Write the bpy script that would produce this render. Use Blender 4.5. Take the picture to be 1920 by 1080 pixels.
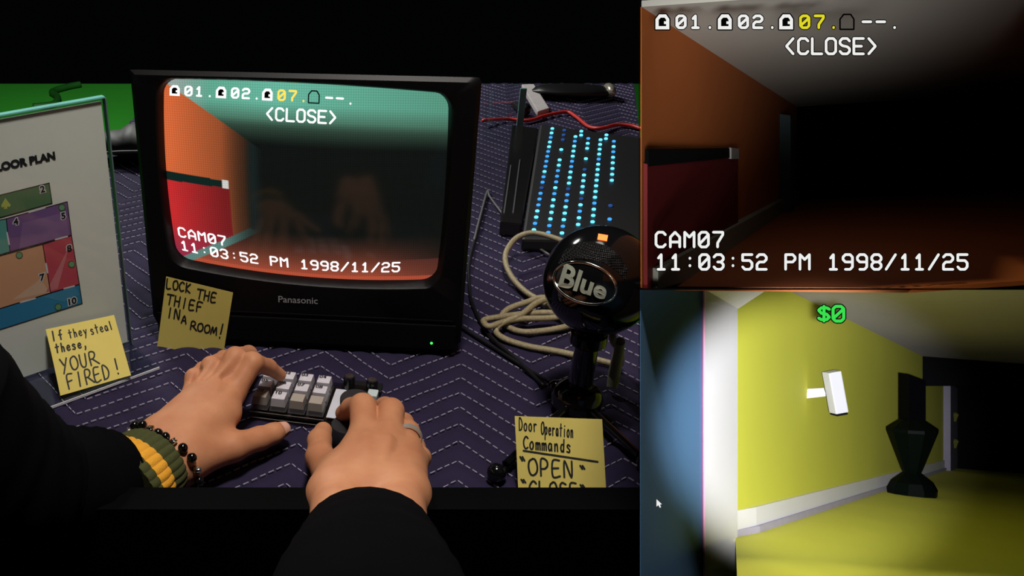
import bpy, bmesh, math, random
import numpy as np
from mathutils import Vector, Matrix
random.seed(7)
for o in list(bpy.data.objects): bpy.data.objects.remove(o)
S = bpy.context.scene
C = S.collection

# ---------------------------------------------------------------- camera, world, lights, exposure
PITCH = math.radians(27); HC = .51; F = 1700.0; CX, CY = 600.0, 540.0
cp, sp = math.cos(PITCH), math.sin(PITCH)
cam = bpy.data.cameras.new('camera'); co = bpy.data.objects.new('camera', cam); C.objects.link(co)
co.location = (0, 0, HC); co.rotation_euler = (math.pi/2-PITCH, 0, 0)
cam.sensor_width = 36; cam.lens = F/1920*36; cam.shift_x = (960-CX)/1920; cam.clip_start = .01; cam.clip_end = 50
S.camera = co
S.view_settings.view_transform = 'Standard'; S.view_settings.look = 'None'
S.view_settings.gamma = 1; S.view_settings.exposure = 0; S.view_settings.use_curve_mapping = False
wd = bpy.data.worlds.new('world'); S.world = wd; wd.use_nodes = True
wd.node_tree.nodes['Background'].inputs[0].default_value = (.5, .55, .7, 1)
wd.node_tree.nodes['Background'].inputs[1].default_value = .0015

def light(name, typ, loc, target, energy, color=(1, 1, 1), size=.2, spot=None, blend=.5):
    l = bpy.data.lights.new(name, typ); l.energy = energy; l.color = color
    if typ == 'AREA': l.shape = 'DISK'; l.size = size
    else: l.shadow_soft_size = size
    if spot: l.spot_size = math.radians(spot); l.spot_blend = blend
    o = bpy.data.objects.new(name, l); C.objects.link(o); o.location = loc
    d = Vector(target)-Vector(loc); o.rotation_euler = d.to_track_quat('-Z', 'Y').to_euler()
    return o
def PX(px, py, D):
    a = (px-CX)/F; b = (CY-py)/F
    return Vector((a*D, D*(cp+b*sp), HC+D*(-sp+b*cp)))
def W(px, py, z=0.):
    b = (CY-py)/F
    return PX(px, py, (z-HC)/(-sp+b*cp))
def CAMV(x, y, D):       # camera-frame metres -> world
    return Vector((x, D*cp+y*sp, HC-D*sp+y*cp))

light('key_lamp', 'SPOT', (.06, .46, 1.35), (.01, .74, .02), 58, (1, .93, .86), .09, 52, .7)
light('overhead_lamp', 'AREA', (.15, 1.15, 1.55), (.05, .8, 0), 1.6, (1, .94, .86), .35)
light('floor_cloth_light', 'AREA', (-.9, 2.6, 1.6), (-.9, 3.4, -.95), 80, (1, 1, .95), .8)  # unseen area light that brightens the green floor cloth
light('upper_room_fill_spot', 'SPOT', (.03, -.004, HC-.11), PX(1390, 80, .7), 25.0, (1, .97, .92), .09, 24.5, 1)  # added spot without a body near the camera, lights the upper display room
light('flashlight_spot', 'SPOT', (.008, -.004, HC-.004), PX(1515, 805, .9), 150, (.93, .96, 1), .006, 17.5, .62)

# ---------------------------------------------------------------- materials
def lin(c):
    c = c/255.; return c/12.92 if c <= .04045 else ((c+.055)/1.055)**2.4
def rgb(r, g, b): return (lin(r), lin(g), lin(b), 1)
MATS = {}
def mat(name, col, rough=.5, metal=0., noise=.12, scale=60, bump=0., emit=None, es=1., spec=.5, sss=0., coat=0., bscale=None, sheen=0):
    if name in MATS: return MATS[name]
    m = bpy.data.materials.new(name); m.use_nodes = True; nt = m.node_tree; b = nt.nodes['Principled BSDF']
    b.inputs['Roughness'].default_value = rough; b.inputs['Metallic'].default_value = metal
    b.inputs['Specular IOR Level'].default_value = spec; b.inputs['Coat Weight'].default_value = coat
    if sheen: b.inputs['Sheen Weight'].default_value = sheen
    tc = nt.nodes.new('ShaderNodeTexCoord'); nz = nt.nodes.new('ShaderNodeTexNoise')
    nz.inputs['Scale'].default_value = scale; nz.inputs['Detail'].default_value = 4
    nt.links.new(tc.outputs['Object'], nz.inputs['Vector'])
    mx = nt.nodes.new('ShaderNodeMix'); mx.data_type = 'RGBA'
    mx.inputs[6].default_value = tuple(c*(1-noise) for c in col[:3])+(1,); mx.inputs[7].default_value = tuple(min(1, c*(1+noise)) for c in col[:3])+(1,)
    nt.links.new(nz.outputs['Fac'], mx.inputs[0]); nt.links.new(mx.outputs[2], b.inputs['Base Color'])
    if bump:
        n2 = nt.nodes.new('ShaderNodeTexNoise'); n2.inputs['Scale'].default_value = bscale or scale*4; n2.inputs['Detail'].default_value = 3
        nt.links.new(tc.outputs['Object'], n2.inputs['Vector'])
        bp = nt.nodes.new('ShaderNodeBump'); bp.inputs['Strength'].default_value = bump; bp.inputs['Distance'].default_value = .001
        nt.links.new(n2.outputs['Fac'], bp.inputs['Height']); nt.links.new(bp.outputs['Normal'], b.inputs['Normal'])
    if emit: b.inputs['Emission Color'].default_value = emit; b.inputs['Emission Strength'].default_value = es
    if sss:
        b.inputs['Subsurface Weight'].default_value = sss; b.inputs['Subsurface Radius'].default_value = (1, .35, .2); b.inputs['Subsurface Scale'].default_value = .006
    MATS[name] = m; return m
def clear(name, tint=(1, 1, 1, 1), gloss=.08, rough=.02, body=None, bodyfac=0):
    if name in MATS: return MATS[name]
    m = bpy.data.materials.new(name); m.use_nodes = True; nt = m.node_tree; nt.nodes.clear()
    out = nt.nodes.new('ShaderNodeOutputMaterial'); t = nt.nodes.new('ShaderNodeBsdfTransparent'); g = nt.nodes.new('ShaderNodeBsdfGlossy')
    t.inputs[0].default_value = tint; g.inputs['Roughness'].default_value = rough
    lw = nt.nodes.new('ShaderNodeLayerWeight'); lw.inputs[0].default_value = .25
    ml = nt.nodes.new('ShaderNodeMath'); ml.operation = 'MULTIPLY_ADD'; ml.inputs[1].default_value = gloss*3; ml.inputs[2].default_value = gloss*.35
    nt.links.new(lw.outputs['Fresnel'], ml.inputs[0])
    mx = nt.nodes.new('ShaderNodeMixShader'); nt.links.new(ml.outputs[0], mx.inputs[0]); nt.links.new(t.outputs[0], mx.inputs[1]); nt.links.new(g.outputs[0], mx.inputs[2])
    last = mx
    if body:
        d = nt.nodes.new('ShaderNodeBsdfDiffuse'); d.inputs[0].default_value = body
        m2 = nt.nodes.new('ShaderNodeMixShader'); m2.inputs[0].default_value = bodyfac
        nt.links.new(mx.outputs[0], m2.inputs[1]); nt.links.new(d.outputs[0], m2.inputs[2]); last = m2
    nt.links.new(last.outputs[0], out.inputs[0]); MATS[name] = m; return m
def glow(name, col, es=1.): return mat(name, (0, 0, 0, 1), .6, emit=col, es=es, spec=.1)

# ---------------------------------------------------------------- mesh helpers
ORG = {}
def thing(name, label, cat, loc=(0, 0, 0), group=None, kind=None):
    o = bpy.data.objects.new(name, None); C.objects.link(o); o.location = loc; o.empty_display_size = .02
    ORG[o] = Vector(loc); tag(o, label, cat, group, kind); return o
def tag(o, label=None, cat=None, group=None, kind=None):
    if label: o['label'] = label
    if cat: o['category'] = cat
    if group: o['group'] = group
    if kind: o['kind'] = kind
    return o
def link(name, me, m, parent=None, loc=None):
    o = bpy.data.objects.new(name, me); C.objects.link(o)
    if m and not me.materials: me.materials.append(m)
    if parent: o.parent = parent; ORG[o] = ORG[parent]
    else: ORG[o] = Vector(loc or (0, 0, 0)); o.location = ORG[o]
    return o
class MB:
    def __init__(s): s.v = []; s.f = []
    def add(s, vs, fs):
        n = len(s.v); s.v += [Vector(q) for q in vs]; s.f += [tuple(i+n for i in q) for q in fs]; return s
    def box8(s, p):   # p: 4 bottom + 4 top
        return s.add(p, [(3, 2, 1, 0), (4, 5, 6, 7), (0, 1, 5, 4), (1, 2, 6, 5), (2, 3, 7, 6), (3, 0, 4, 7)])
    def box(s, o, ex, ey, ez):   # corner and three edge vectors
        o, ex, ey, ez = map(Vector, (o, ex, ey, ez))
        return s.box8([o, o+ex, o+ex+ey, o+ey, o+ez, o+ex+ez, o+ex+ey+ez, o+ey+ez])
    def cbox(s, c, ex, ey, ez):
        c, ex, ey, ez = map(Vector, (c, ex, ey, ez)); return s.box(c-ex/2-ey/2-ez/2, ex, ey, ez)
    def slab(s, poly, t):   # polygon extruded by vector t
        n = len(poly); poly = [Vector(q) for q in poly]; t = Vector(t)
        return s.add(poly+[q+t for q in poly], [tuple(range(n)), tuple(range(2*n-1, n-1, -1))]+[(i, i+n, (i+1) % n+n, (i+1) % n) for i in range(n)])
    def loft(s, rings, cap=True):
        n = len(rings[0]); k = len(s.v)
        for r in rings: s.v += [Vector(q) for q in r]
        for j in range(len(rings)-1):
            for i in range(n): s.f.append((k+j*n+i, k+j*n+(i+1) % n, k+(j+1)*n+(i+1) % n, k+(j+1)*n+i))
        if cap: s.f.append(tuple(k+i for i in range(n-1, -1, -1))); s.f.append(tuple(k+(len(rings)-1)*n+i for i in range(n)))
        return s
    def tube(s, pts, r, n=8, closed=False):
        pts = [Vector(q) for q in pts]; R = []; N = len(pts); up = None
        for i, q in enumerate(pts):
            t = (pts[(i+1) % N]-pts[i-1]) if closed else (pts[min(i+1, N-1)]-pts[max(i-1, 0)])
            t = t.normalized() if t.length > 1e-9 else Vector((0, 0, 1))
            if up is None: up = Vector((0, 0, 1)) if abs(t.z) < .9 else Vector((1, 0, 0))
            x = t.cross(up).normalized(); up = x.cross(t).normalized()
            rr = r[i] if hasattr(r, '__len__') else r
            R.append([q+x*math.cos(a)*rr+up*math.sin(a)*rr for a in [2*math.pi*k/n for k in range(n)]])
        if closed: R.append(R[0]); return s.loft(R, False)
        return s.loft(R)
    def lathe(s, o, ax, prof, n=24):   # prof: (radius, height along ax)
        o, ax = Vector(o), Vector(ax).normalized(); x = ax.orthogonal().normalized(); y = ax.cross(x)
        return s.loft([[o+ax*h+(x*math.cos(a)+y*math.sin(a))*max(r, 1e-5) for a in [2*math.pi*k/n for k in range(n)]] for r, h in prof])
    def ball(s, c, r, n=12):
        return s.lathe(c, (0, 0, 1), [(r*math.sin(math.pi*k/n), -r*math.cos(math.pi*k/n)) for k in range(n+1)], n*2)
    def grid(s, fn, nu, nv):
        k = len(s.v)
        for j in range(nv+1):
            for i in range(nu+1): s.v.append(Vector(fn(i/nu, j/nv)))
        for j in range(nv):
            for i in range(nu):
                a = k+j*(nu+1)+i; s.f.append((a, a+nu+1, a+nu+2, a+1))
        return s
    def ribbon(s, pts, w, fn):   # flat pen stroke of half width w; fn maps 2-D to 3-D
        for a, b in zip(pts, pts[1:]):
            dx, dy = b[0]-a[0], b[1]-a[1]; L = math.hypot(dx, dy) or 1e-9; nx, ny = -dy/L*w, dx/L*w
            k = max(1, min(4, int(L/(w*4))))
            for q in range(k):
                x0, y0, x1, y1 = a[0]+dx*q/k, a[1]+dy*q/k, a[0]+dx*(q+1)/k, a[1]+dy*(q+1)/k
                s.add([fn(x0+nx, y0+ny), fn(x0-nx, y0-ny), fn(x1-nx, y1-ny), fn(x1+nx, y1+ny)], [(0, 1, 2, 3)])
        for q in pts:
            s.add([fn(q[0]+w*math.cos(t), q[1]+w*math.sin(t)) for t in [math.pi*k/3 for k in range(6)]], [(0, 1, 2, 3, 4, 5)])
        return s
    def build(s, name, m, parent=None, smooth=False, bevel=0, seg=2, loc=None, merge=False):
        o = ORG[parent] if parent else Vector(loc or (0, 0, 0))
        me = bpy.data.meshes.new(name); me.from_pydata([q-o for q in s.v], [], s.f)
        bm = bmesh.new(); bm.from_mesh(me)
        if merge: bmesh.ops.remove_doubles(bm, verts=bm.verts, dist=1e-6)
        if bevel:
            es = [e for e in bm.edges if len(e.link_faces) == 2 and e.calc_face_angle(0) > .5]
            bmesh.ops.bevel(bm, geom=es, offset=bevel, segments=seg, affect='EDGES', profile=.6)
        bmesh.ops.recalc_face_normals(bm, faces=bm.faces)
        bm.to_mesh(me); bm.free()
        if smooth:
            for p in me.polygons: p.use_smooth = True
            if smooth != 'all': me.set_sharp_from_angle(angle=math.radians(40))
        return link(name, me, m, parent, loc)
def spline(pts, k=6, closed=False):
    P = [Vector(q) for q in pts]; out = []; n = len(P)
    for i in range(n if closed else n-1):
        a, b, c, d = (P[(i-1) % n], P[i], P[(i+1) % n], P[(i+2) % n]) if closed else (P[max(i-1, 0)], P[i], P[i+1], P[min(i+2, n-1)])
        for q in range(k):
            t = q/k; out.append(.5*((2*b)+(c-a)*t+(2*a-5*b+4*c-d)*t*t+(3*b-a-3*c+d)*t**3))
    if not closed: out.append(P[-1])
    return out
def rayplane(px, py, p0, n):
    o = Vector((0, 0, HC)); d = PX(px, py, 1)-o; return o+d*((Vector(p0)-o).dot(n)/d.dot(n))
def font(text, bold=0.):
    cu = bpy.data.curves.new('t', 'FONT'); cu.body = text; cu.size = 1; cu.offset = bold; cu.resolution_u = 4
    o = bpy.data.objects.new('t', cu); C.objects.link(o); dg = bpy.context.evaluated_depsgraph_get()
    me = bpy.data.meshes.new_from_object(o.evaluated_get(dg)); v = [tuple(q.co) for q in me.vertices]; f = [tuple(p.vertices) for p in me.polygons]
    bpy.data.objects.remove(o); bpy.data.curves.remove(cu); bpy.data.meshes.remove(me); return v, f

# pixel lettering of the surveillance display, strokes on a 4 x 6 cell
HUD = {'0': '0,1 1,0 3,0 4,1 4,5 3,6 1,6 0,5 0,1;.4,1.4 3.6,4.6', '1': '.8,4.6 2,6 2,0;.6,0 3.4,0', '2': '0,5 1,6 3,6 4,5 4,4 3,3 1,3 0,2 0,0 4,0', '3': '0,5 1,6 3,6 4,5 4,4 3,3 1.6,3;3,3 4,2 4,1 3,0 1,0 0,1',
 '5': '4,6 0,6 0,3.6 3,3.6 4,2.6 4,1 3,0 1,0 0,1', '7': '0,6 4,6 4,5 1.8,1.6 1.8,0', '8': '1,3 0,4 0,5 1,6 3,6 4,5 4,4 3,3 1,3 0,2 0,1 1,0 3,0 4,1 4,2 3,3', '9': '4,3 1,3 0,4 0,5 1,6 3,6 4,5 4,1 3,0 1,0',
 ':': '2,4.4 2,4.6;2,1.4 2,1.6', '/': '0,0 4,6', '.': '2,0 2,.2', '-': '.2,3 3.8,3', 'P': '0,0 0,6 3,6 4,5 4,4 3,3 0,3', 'M': '0,0 0,6 2,4 4,6 4,0', 'C': '4,5 3,6 1,6 0,5 0,1 1,0 3,0 4,1', 'A': '0,0 0,4 2,6 4,4 4,0;0,2 4,2',
 'L': '0,6 0,0 4,0', 'O': '0,1 1,0 3,0 4,1 4,5 3,6 1,6 0,5 0,1', 'S': '4,5 3,6 1,6 0,5 0,4 1,3.2 3,2.8 4,2 4,1 3,0 1,0 0,1', 'E': '4,6 0,6 0,0 4,0;0,3 3.2,3', '<': '3.6,6 .8,3 3.6,0', '>': '.4,6 3.2,3 .4,0', '$': '4,4.8 3,5.4 1,5.4 0,4.4 1,3.2 3,2.8 4,1.6 3,.6 1,.6 0,1.2;2,6 2,0', ' ': ''}
def strokes(text, x, y, pitch, ux, uy, table=HUD):   # y = baseline, pixel rows grow downwards
    out = []
    for i, ch in enumerate(text):
        for st in table[ch].split(';'):
            if st: out.append([(x+i*pitch+float(a)*ux, y-float(b)*uy) for a, b in (q.split(',') for q in st.split())])
    return out
def door_icon(x, y):     # outer and inner outlines of the door symbol
    o = [(x, y+28), (x, y+9), (x+7, y), (x+20, y), (x+26, y+9), (x+26, y+28)]
    i = [(x+6, y+22), (x+6, y+10), (x+10, y+6), (x+17, y+6), (x+20, y+10), (x+20, y+13), (x+16, y+13), (x+16, y+18), (x+20, y+18), (x+20, y+22)]
    return o, i
def display_marks(P, parent, white, yellow, black, front, outline=True):
    """the camera display's lettering; P(x, y, lift) places display coordinates on its glass"""
    groups = [('lettering', strokes('11:03:52 PM 1998/11/25', 1231, 505, 26.9, 4.4, 4.6), white), ('lettering', strokes('CAM07', 1230, 463, 26.9, 4.4, 4.6), white),
              ('lettering', strokes('01.', 1269, 52, 27, 4.0, 3.7), white), ('lettering', strokes('02.', 1386, 52, 27, 4.0, 3.7), white),
              ('lettering', strokes('07.', 1501, 52, 27, 4.0, 3.7), yellow), ('lettering', strokes('--.', 1617, 52, 26, 4.2, 3.7), white),
              ('lettering', strokes('<CLOSE>', 1471, 101, 26, 4.5, 4.8), white)]
    for nm, st, m in groups:
        top = MB(); bot = MB()
        for q in st:
            top.ribbon(q, 2.5, lambda a, b: P(a, b, front)); bot.ribbon(q, 4.2, lambda a, b: P(a, b, front*.5))
        l = top.build(nm, m, parent)
        if outline: bot.build('lettering_outline', black, l)
    for x in (1229, 1346, 1461):
        o, i = door_icon(x, 27); mw = MB(); mk = MB()
        mw.add([P(a, b, front) for a, b in o], [tuple(range(len(o)))]); mk.add([P(a, b, front*1.6) for a, b in i], [tuple(range(len(i)))])
        w = mw.build('door_symbol', white, parent); mk.build('symbol_doorway', black, w)
        if outline: MB().ribbon(o+[o[0]], 2.4, lambda a, b: P(a, b, front*.5)).build('lettering_outline', black, w)
    o, i = door_icon(1575, 27); MB().ribbon(o+[o[0]], 1.5, lambda a, b: P(a, b, front)).build('door_symbol', black, parent)

# ---------------------------------------------------------------- the setting: green floor, table edge
def struct(o, label): return tag(o, label, None, None, 'structure')
m_green = mat('chroma_green', rgb(40, 150, 30), .8, noise=.25, scale=1.2, bump=.2, bscale=6)
FZ = -.95
fl = MB().add([(-4, .0, FZ), (2.6, .0, FZ), (2.6, W(600, 157, FZ).y, FZ), (-4, W(600, 157, FZ).y, FZ)], [(0, 1, 2, 3)]).build('floor', m_green)
struct(fl, 'bright chroma green floor cloth spread behind the table')
m_black = mat('black_paint', (.0012, .0012, .0014, 1), .9, spec=.05)
m_blackp = mat('black_plastic', (.006, .006, .007, 1), .42, noise=.2, scale=200, bump=.05, spec=.35)

# room boxes of the stacked display on the right: built from slabs that follow each room's own walls
D0 = .575
def plane_y(a, x0, d0, b, c): return lambda x, D: a+b*(x-x0)+c*(D-d0)
m_orange = mat('orange_plaster', rgb(205, 108, 30), .8, noise=.1, scale=9, bump=.1)
m_ceil = mat('grey_ceiling_paint', rgb(196, 196, 188), .9, noise=.06, scale=8)
m_ofloor = mat('rust_floor', rgb(178, 92, 26), .7, noise=.12, scale=10)
m_dark = mat('black_and_unlit', (.0022, .0022, .003, 1), .95, spec=.1)  # unlit walls' darkness painted in; plain black on board rail and camera lens
m_base = mat('grey_skirting', rgb(160, 165, 152), .6)
d1 = (.605, .149)
x1w = lambda D: .2047+d1[0]*(D-.58)
yc1 = plane_y(.1805, .2047, .58, .066, .109); yf1 = plane_y(-.011, .2047, .58, .066, .109)
EY = Vector((0, sp, cp))
DB = 1.85
wall = [CAMV(x1w(.584), 0, .584), CAMV(x1w(.662), 0.0004, .662), CAMV(x1w(DB), yf1(x1w(DB), DB), DB), CAMV(x1w(DB), yc1(x1w(DB), DB), DB), CAMV(x1w(.584), yc1(x1w(.584), .584), .584)]
struct(MB().slab(wall, (-.0005, 0.0005, 0)).build('wall_left', m_orange), 'orange wall of the dim upper display room')
xr = lambda D: .80*D
ce = [CAMV(x1w(.584), yc1(x1w(.584), .584), .584), CAMV(xr(.578), yc1(xr(.578), .578), .578), CAMV(xr(DB), yc1(xr(DB), DB), DB), CAMV(x1w(DB), yc1(x1w(DB), DB), DB)]
struct(MB().slab(ce, EY*.004).build('ceiling', m_ceil), 'grey ceiling above the orange wall')
xq = .2047+.0113/.066
fo = [CAMV(x1w(.662), yf1(x1w(.662), .662), .662), CAMV(xq, yf1(xq, .577), .577), CAMV(xr(.577), yf1(xr(.577), .577), .577), CAMV(xr(DB), yf1(xr(DB), DB), DB), CAMV(x1w(DB), yf1(x1w(DB), DB), DB)]
struct(MB().slab(fo, EY*-.003).build('floor', m_ofloor), 'rust brown floor of the dim upper display room')
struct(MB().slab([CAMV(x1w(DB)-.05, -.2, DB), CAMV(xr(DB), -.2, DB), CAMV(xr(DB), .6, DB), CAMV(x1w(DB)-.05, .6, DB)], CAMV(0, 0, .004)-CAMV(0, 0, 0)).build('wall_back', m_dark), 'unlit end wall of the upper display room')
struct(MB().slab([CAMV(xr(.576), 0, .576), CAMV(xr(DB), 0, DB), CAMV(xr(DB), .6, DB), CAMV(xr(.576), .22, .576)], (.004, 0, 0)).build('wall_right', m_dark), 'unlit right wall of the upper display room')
# skirting along the orange wall, door frame in the dark at its end
bb = []
for D in (.60, .70, 1.0, 1.4, DB-.01):
    x = x1w(D); y0 = max(yf1(x, D), .0006); y1 = yf1(x, D)+.022; bb.append((x, y0, max(y1, y0+.001), D))
m_ = MB()
for a, b in zip(bb, bb[1:]):
    q = [CAMV(a[0], a[1], a[3]), CAMV(b[0], b[1], b[3]), CAMV(b[0], b[2], b[3]), CAMV(a[0], a[2], a[3])]
    m_.box8([q[0], q[1], q[1]+Vector((.006, -.003, 0)), q[0]+Vector((.006, -.003, 0)), q[3], q[2], q[2]+Vector((.006, -.003, 0)), q[3]+Vector((.006, -.003, 0))])
struct(m_.build('baseboard_left', m_base), 'pale grey skirting under the orange wall')
def on_wall1(px, lift=0):
    t = (px-CX)/F; D = (.58*d1[0]-.2047)/(d1[0]-t); return D
fr = MB()
for pa, pb in ((1462, 1470),):
    Da, Db = on_wall1(pa), on_wall1(pb)
    fr.slab([CAMV(x1w(Da), yf1(x1w(Da), Da), Da), CAMV(x1w(Db), yf1(x1w(Db), Db), Db), CAMV(x1w(Db), yc1(x1w(Db), Db)-.03, Db), CAMV(x1w(Da), yc1(x1w(Da), Da)-.03, Da)], (.014, -.008, 0))
struct(fr.build('door_1', mat('slate_door_paint', rgb(70, 90, 95), .7)), 'slate door jamb at the dark end of the orange wall')
# red board leaning on the orange wall
m_red = mat('red_board', rgb(118, 8, 18), .6, noise=.15, scale=12)
def wpt1(px, py, off=.0):
    D = on_wall1(px); return PX(px, py, D)+Vector((.70, -.62, -.3))*off
rb = thing('display_board', 'dark red board with a black top rail against the orange wall', 'board', tuple(wpt1(1300, 530)))
MB().slab([wpt1(1204, 302, .004), wpt1(1378, 291, .004), wpt1(1378, 452, .004), wpt1(1262, 533, .004), wpt1(1222, 538, .004), wpt1(1204, 538, .004)], (-.002, .0015, 0)).build('panel', m_red, rb)
MB().slab([wpt1(1204, 274, .005), wpt1(1366, 274, .005), wpt1(1366, 291, .005), wpt1(1204, 305, .005)], (-.002, .0015, 0)).build('top_rail', m_dark, rb)
MB().slab([wpt1(1360, 271, .007), wpt1(1375, 273, .007), wpt1(1375, 292, .007), wpt1(1360, 292, .007)], (-.002, .0015, 0)).build('clip', mat('grey_clip', rgb(190, 190, 190), .5), rb, bevel=.0004)

# lower display room: yellow wall
d2 = (.827, -.156)
x2w = lambda D: .3777+d2[0]*(D-.82)
def on_wall2(px): return (.82*d2[0]-.3777)/(d2[0]-(px-CX)/F)
yc2 = plane_y(-.009, .5416, 1.018, -.0766, -.0926); yf2 = plane_y(-.2248, .3777, .82, -.0766, -.0926)
NW2 = Vector((.77, -.637*cp, .3)).normalized()
m_yel = mat('yellow_plaster', rgb(205, 203, 62), .75, noise=.07, scale=5, bump=.05)
m_yfl = mat('yellow_floor', rgb(218, 215, 66), .7, noise=.1, scale=6)
m_wht = mat('white_trim_paint', rgb(226, 222, 222), .5, noise=.05, scale=14)
D2 = 2.28
wl = [CAMV(x2w(.82), yf2(x2w(.82), .82), .82), CAMV(x2w(D2), yf2(x2w(D2), D2), D2), CAMV(x2w(D2), yc2(x2w(D2), D2), D2), CAMV(x2w(.955), -.0006, .955), CAMV(x2w(.82), -.0005, .82)]
struct(MB().slab(wl, (-.004, .003, 0)).build('wall_left', m_yel), 'yellow wall lit by a flashlight in the lower display room')
c2 = [CAMV(x2w(.955), -.0006, .955), CAMV(.80*.835, -.0004, .835), CAMV(.80*D2, yc2(.80*D2, D2), D2), CAMV(x2w(D2), yc2(x2w(D2), D2), D2)]
struct(MB().slab(c2, EY*.002).build('ceiling', mat('white_ceiling_paint', rgb(186, 178, 202), .9, noise=.05)), 'grey white ceiling beyond the yellow wall')
f2 = [CAMV(.4606*.578, yf2(.4606*.578, .578), .578), CAMV(.80*.578, yf2(.80*.578, .578), .578), CAMV(.80*D2, yf2(.80*D2, D2), D2), CAMV(x2w(D2), yf2(x2w(D2), D2), D2), CAMV(x2w(.815), yf2(x2w(.815), .815), .815)]
struct(MB().slab(f2, EY*-.003).build('floor', m_yfl), 'yellow floor in front of the yellow wall')
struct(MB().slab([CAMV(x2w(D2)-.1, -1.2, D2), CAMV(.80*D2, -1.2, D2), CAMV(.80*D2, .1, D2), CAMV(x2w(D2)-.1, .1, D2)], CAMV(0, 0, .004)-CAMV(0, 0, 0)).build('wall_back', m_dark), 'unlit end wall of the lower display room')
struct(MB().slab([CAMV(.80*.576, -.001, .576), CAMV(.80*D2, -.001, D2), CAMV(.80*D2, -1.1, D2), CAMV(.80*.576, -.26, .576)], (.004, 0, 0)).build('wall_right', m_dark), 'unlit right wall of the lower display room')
m_blue = mat('blue_plaster', rgb(72, 116, 156), .8, noise=.08, scale=8)
bw = [PX(1201.5, 542, .585), PX(1322, 542, .745), PX(1322, 1300, .745), PX(1201.5, 1300, .585)]
struct(MB().slab(bw, (-.0004, .0005, 0)).build('wall_front', m_blue), 'blue wall before the white door jamb of the lower room')
struct(MB().box8([CAMV(.2035, -.0012, .577), CAMV(.80*.577, -.0012, .577), CAMV(.80*.95, -.0012, .95), CAMV(.3, -.0012, .85)]+[CAMV(.2035, -.0002, .577), CAMV(.80*.577, -.0002, .577), CAMV(.80*.95, -.0002, .95), CAMV(.3, -.0002, .85)]).build('trim_1', m_black), 'thin black divider between the two display rooms')
# door surround: jamb and lintel
dj = [PX(1320, 541.5, .735), PX(1383, 541.5, .815), PX(1383, 1240, .815), PX(1320, 1240, .735)]
jo = struct(MB().slab(dj, (.002, .012, 0)).build('door_2', m_wht), 'white door surround beside the yellow wall')
ln = [PX(1320, 541.5, .73), PX(1441, 541.5, .79), PX(1384, 579, .81), PX(1320, 562, .733)]
o_ = MB().slab(ln, (.001, .012, 0)).build('lintel', mat('white_lintel_paint', rgb(215, 210, 212), .5), jo)
MB().slab([PX(1319, 541.5, .73), PX(1321.2, 541.5, .73), PX(1321.2, 1200, .73), PX(1319, 1200, .73)], (.0005, .004, 0)).build('edge_strip', mat('rose_edge', rgb(190, 110, 140), .6), jo)
def skirt(py_a, py_b, proud, name, parent, m):
    # py at px 1383; heights follow the floor line along the wall
    ha = (CY-py_a)/F*.82-yf2(x2w(.82), .82); hb = (CY-py_b)/F*.82-yf2(x2w(.82), .82); mb = MB(); off = NW2*proud; thin = NW2*.0003
    Ds = (.8165, .86, 1.2, 1.7, 2.18)
    for a, b in zip(Ds, Ds[1:]):
        q = [CAMV(x2w(D), yf2(x2w(D), D)+h, D) for D, h in ((a, hb), (b, hb), (b, ha), (a, ha))]
        o0 = thin if a < .82 else off
        mb.box8([q[0], q[1], q[1]+off, q[0]+o0, q[3], q[2], q[2]+off, q[3]+o0])
    return mb.build(name, m, parent)
bo = struct(skirt(957, 994, .003, 'baseboard_left', None, m_wht), 'white baseboard along the yellow wall')
skirt(993, 1008, .006, 'shoe_moulding', bo, mat('lilac_trim', rgb(170, 162, 180), .6))
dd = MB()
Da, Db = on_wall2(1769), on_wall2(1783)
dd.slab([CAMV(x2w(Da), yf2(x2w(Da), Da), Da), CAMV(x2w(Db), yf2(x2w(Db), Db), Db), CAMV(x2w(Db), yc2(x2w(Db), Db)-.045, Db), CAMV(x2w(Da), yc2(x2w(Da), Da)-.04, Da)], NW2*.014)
d3 = struct(dd.build('door_3', mat('dimmed_door_white', rgb(105, 98, 115), .6)), 'white door jamb at the far end of the yellow wall')  # white jamb, its dimness in the weak far light put into the colour
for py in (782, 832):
    MB().cbox(PX(1788, py, Db-.08), (.014, 0, 0), (0, .01, 0), (0, 0, .022)).build('hinge', mat('brass_hinge', rgb(100, 96, 40), .6), d3, bevel=.002)

# vase on the yellow floor
vb = CAMV(.653*1.40, yf2(.653*1.40, 1.40), 1.40); k = 1.40/F
vt = thing('vase', 'black faceted urn vase with tall narrow neck on the yellow floor', 'vase', tuple(vb))
m_vase = mat('black_green_glaze', (.0006, .0016, .0009, 1), .45, spec=.06)
ax = EY
MB().lathe(vb, ax, [(40*k, 0), (41*k, 12*k), (34*k, 26*k), (15*k, 42*k)], 10).build('foot', m_vase, vt)
MB().lathe(vb, ax, [(14*k, 40*k), (18*k, 50*k), (42*k, 120*k), (42*k, 126*k), (20*k, 142*k), (15*k, 142*k)], 10).build('bowl', m_vase, vt)
rx = Vector((1, 0, 0)); ry = Vector((0, cp, -sp)); h = 15.5*k
q = [vb+ax*140*k+rx*a*h+ry*b*h for a, b in ((-1, -1), (1, -1), (1, 1), (-1, 1))]
MB().box8(q+[q[0]+ax*88*k, q[1]+ax*76*k, q[2]+ax*76*k, q[3]+ax*88*k]).build('neck', mat('black_glaze', (.0005, .0005, .0012, 1), .5, spec=.05), vt)
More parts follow.
